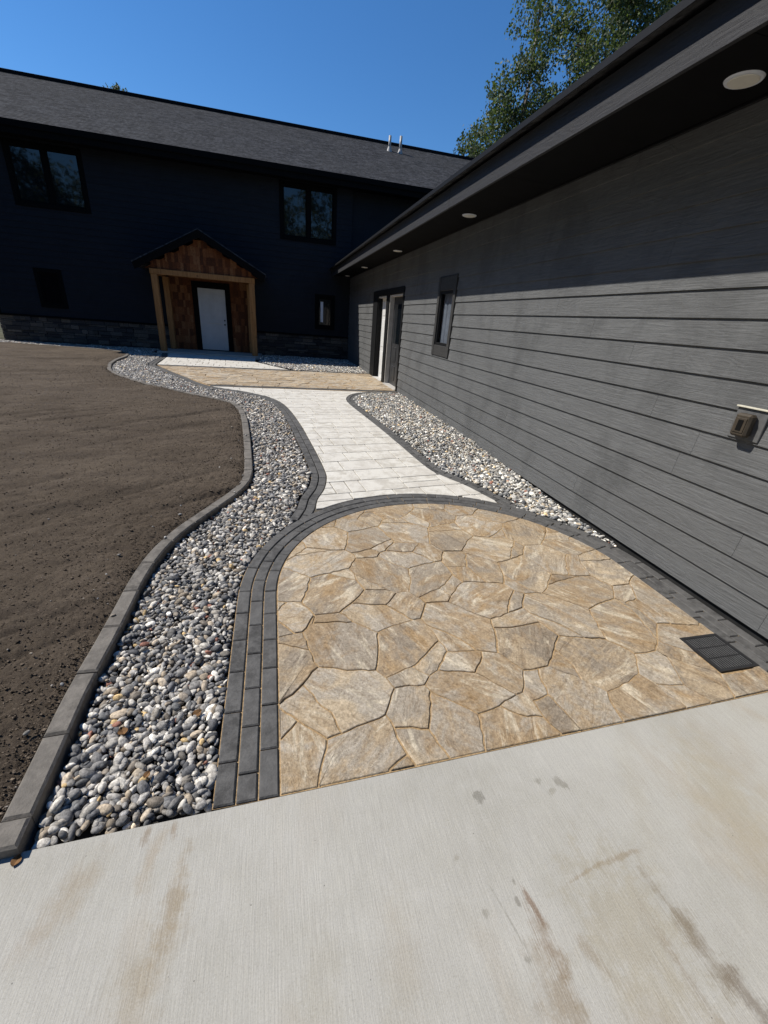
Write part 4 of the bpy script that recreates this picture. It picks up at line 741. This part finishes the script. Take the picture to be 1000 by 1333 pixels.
dry_leaf(-0.52, 1.19, 0.010, 0.03, 1.1, 'small brown leaf low on the pebbles near the driveway'); dry_leaf(-0.845, 0.975, 0.002, 0.035, 1.4, 'thin dry leaf on the driveway at the end of the kerb')

# ------------------------------------------------------------------ trees
def crown(name, clusters, leaf, per_m2, cols, parent, seed, droop=0.3):
    r = np.random.default_rng(seed); C = []; S = []
    for (cx, cy, cz, rr) in clusters:
        n = int(per_m2 * rr*rr); d = r.normal(size=(n, 3)); d /= np.linalg.norm(d, axis=1)[:, None]; rad_ = rr * r.random(n)[:, None]**0.42 * (0.72 + 0.5*r.random(n)[:, None]**2)
        k = r.integers(0, 9, n); sub = r.normal(size=(9, 3))*rr*0.55                      # leaves gather on twigs inside the cluster
        p = d*rad_*0.55 + sub[k]; C.append(p*np.array([1, 1, 1.05]) + np.array([cx, cy, cz])); S.append(np.full(n, 1.0))
    C = np.concatenate(C); n = len(C); a = r.normal(size=(n, 3)); a[:, 2] -= droop*2; a /= np.linalg.norm(a, axis=1)[:, None]
    b = np.cross(a, r.normal(size=(n, 3))); b /= np.linalg.norm(b, axis=1)[:, None]; s = leaf * r.uniform(0.6, 1.25, n)[:, None]
    V = np.stack([C, C + a*s*0.55 + b*s*0.36, C + a*s*1.15, C + a*s*0.55 - b*s*0.36], 1).reshape(-1, 3); F = np.arange(n*4).reshape(n, 4)
    col = np.array(cols)[r.integers(0, len(cols), n)] * r.uniform(0.7, 1.3, n)[:, None]
    return fast_obj(name, V, F, M['leaf'], parent, smooth=False, col=np.repeat(col, 4, 0))
def tree(name, label, base, top, r0, clusters, leaf, per_m2, cols, seed, group=None, cat='tree', droop=0.3):
    t = tag(empty(name, base), label, cat, group); mb = MB(); r = random.Random(seed); b = Vector(base); n = 9; pts = []
    for i in range(n+1):
        q = i/n; pts.append(b.lerp(Vector(top), q) + Vector((r.uniform(-1, 1), r.uniform(-1, 1), 0))*0.12*(1 if 0 < i else 0))
    for i in range(n): mb.tube(pts[i], pts[i+1], r0*(1-0.85*i/n), r0*(1-0.85*(i+1)/n), 9)
    mb.build('trunk', M['bark'], t, True)
    lm = MB()
    for (cx, cy, cz, rr) in clusters:
        c = Vector((cx, cy, cz)); zt = max(b.z+1.0, cz - 0.55*math.hypot(cx-b.x, cy-b.y) - 0.4); q = min(max((zt-b.z)/(top[2]-b.z), 0.05), 0.98); p = b.lerp(Vector(top), q)
        mid = p.lerp(c, 0.55) + Vector((0, 0, 0.12*rr)); rr0 = r0*(1-0.8*q)*0.45
        lm.tube(p, mid, rr0, rr0*0.6, 6).tube(mid, c, rr0*0.6, 0.012, 6)
        for _ in range(5): e = c + Vector((r.gauss(0, 1), r.gauss(0, 1), r.gauss(0, 1)))*rr*0.5; lm.tube(mid.lerp(c, r.uniform(0.3, 1)), e, 0.016, 0.005, 4)
    lm.build('limb', M['bark'], t, True); crown('crown', clusters, leaf, per_m2, cols, t, seed, droop); return t
GREEN = [(0.06, 0.08, 0.03), (0.085, 0.11, 0.045), (0.045, 0.06, 0.025), (0.13, 0.155, 0.08), (0.07, 0.088, 0.042)]
def jit(cl, seed, dy):
    r = random.Random(seed); return [(x*(1+d/24.0), y+d, 1.65+(z-1.65)*(1+d/24.0), s) for (x, y, z, s), d in ((c, r.uniform(-dy, dy)) for c in cl)]
TA = [(9.44, 24.0, 9.52, 0.71), (9.89, 24.0, 9.93, 0.81), (9.83, 24.0, 9.19, 0.71), (10.91, 24.0, 9.93, 1.22), (11.3, 24.0, 10.99, 1.22), (10.73, 24.0, 11.73, 0.81), (12.35, 24.0, 10.58, 1.32), (12.19, 24.0, 11.55, 1.12), (12.39, 24.0, 12.41, 0.91), (11.88, 24.0, 13.12, 0.91), (12.0, 24.0, 13.9, 0.91), (12.04, 24.0, 14.65, 0.91), (11.77, 24.0, 15.67, 1.52), (13.51, 24.0, 11.33, 1.01), (13.45, 24.0, 10.3, 1.27), (12.5, 24.0, 8.6, 1.5), (11.2, 24.0, 8.3, 1.2)]
TB = [(11.87, 21.0, 12.28, 0.98), (12.69, 21.0, 12.76, 1.06), (13.75, 21.0, 12.38, 1.24), (13.23, 21.0, 11.7, 1.15), (12.75, 21.0, 11.06, 0.8), (12.37, 21.0, 10.21, 0.89), (13.72, 21.0, 13.51, 1.33), (14.95, 21.0, 13.73, 1.24), (15.25, 21.0, 12.99, 1.06), (16.19, 21.0, 13.85, 1.06), (17.17, 21.0, 14.48, 0.98), (13.29, 21.0, 14.71, 1.77), (15.33, 21.0, 15.11, 2.0), (17.36, 21.0, 15.72, 2.0), (14.81, 21.0, 11.59, 1.33), (14.2, 21.0, 9.6, 1.6), (16.0, 21.0, 10.5, 1.6)]
tree('birch_tree', 'slender leafy birch rising behind the junction of house and wing roofs', (11.9, 24.3, -0.3), (12.0, 24.2, 16.0), 0.19, jit(TA, 1, 1.3), 0.125, 1000, GREEN, 51, 'birches behind the wing')
tree('birch_tree', 'fuller birch behind the wing roof, right of the slender one', (14.4, 21.3, -0.3), (14.5, 21.2, 16.5), 0.24, jit(TB, 2, 1.3), 0.115, 1000, GREEN, 52, 'birches behind the wing')
tree('distant_tree', 'tree top just showing above the ridge of the house', (-9.4, 40.0, -0.3), (-9.3, 40.0, 13.6), 0.22, [(-9.8, 40, 13.4, 0.5), (-9.3, 40, 13.5, 0.5), (-8.8, 40, 13.4, 0.5), (-9.4, 40, 13.2, 0.8), (-9.0, 40.3, 12.3, 1.3), (-10.2, 39.8, 11.8, 1.4), (-9.2, 40, 10.6, 1.6), (-8.2, 40.1, 11.2, 1.3)], 0.13, 3200, [(0.075, 0.09, 0.05), (0.06, 0.075, 0.04), (0.1, 0.11, 0.07)], 53)
# trees behind the photographer, seen only as reflections in the window panes
for k_, (x, y, h) in enumerate(((-19.5, -15.0, 11.5), (-14.5, -18.0, 11.0), (2.0, -17.0, 11.5), (6.0, -19.0, 14.0), (-5.0, -24.0, 12.0))):
    r = random.Random(80+k_); cl = [(x+r.gauss(0, 1.5), y+r.gauss(0, 1.3), h*q, 1.0+1.5*(1-abs(q-0.55)*1.6)) for q in [0.3+0.68*i/13 for i in range(14)]]
    tree('roadside_tree', ['tree mirrored in the left pane of the left upper window', 'tree mirrored in the right pane of the left upper window', 'tree mirrored in the left pane of the upper window right of the porch', 'tall tree mirrored in the right pane of the upper window right of the porch', 'tree mirrored low in the upper windows, between the others'][k_], (x, y, -0.3), (x+0.3, y, h), 0.2, cl, 0.3, 130, GREEN, 90+k_, 'trees mirrored in the upper windows')
# trees added out of view: they close off low sky and deepen wing shade
for k_, (x, y, h) in enumerate(((-26.0, -12.0, 18.0), (-25.0, -5.5, 17.5), (-26.5, 0.5, 19.0), (-25.5, 6.5, 18.0), (-26.0, 12.5, 18.5), (-28.0, 19.0, 19.0))):
    r = random.Random(180+k_); cl = [(x+r.gauss(0, 1.6), y+r.uniform(-3.6, 3.6), h*q, 1.8+1.5*(1-abs(q-0.5)*1.6)) for q in [0.12+0.82*i/21 for i in range(22)]]
    tree('added_yard_tree', 'broad tree added outside the picture to the left, closing off low sky', (x, y, -0.3), (x+0.3, y, h), 0.25, cl, 0.55, 80, GREEN, 190+k_, 'trees added to close off low sky')
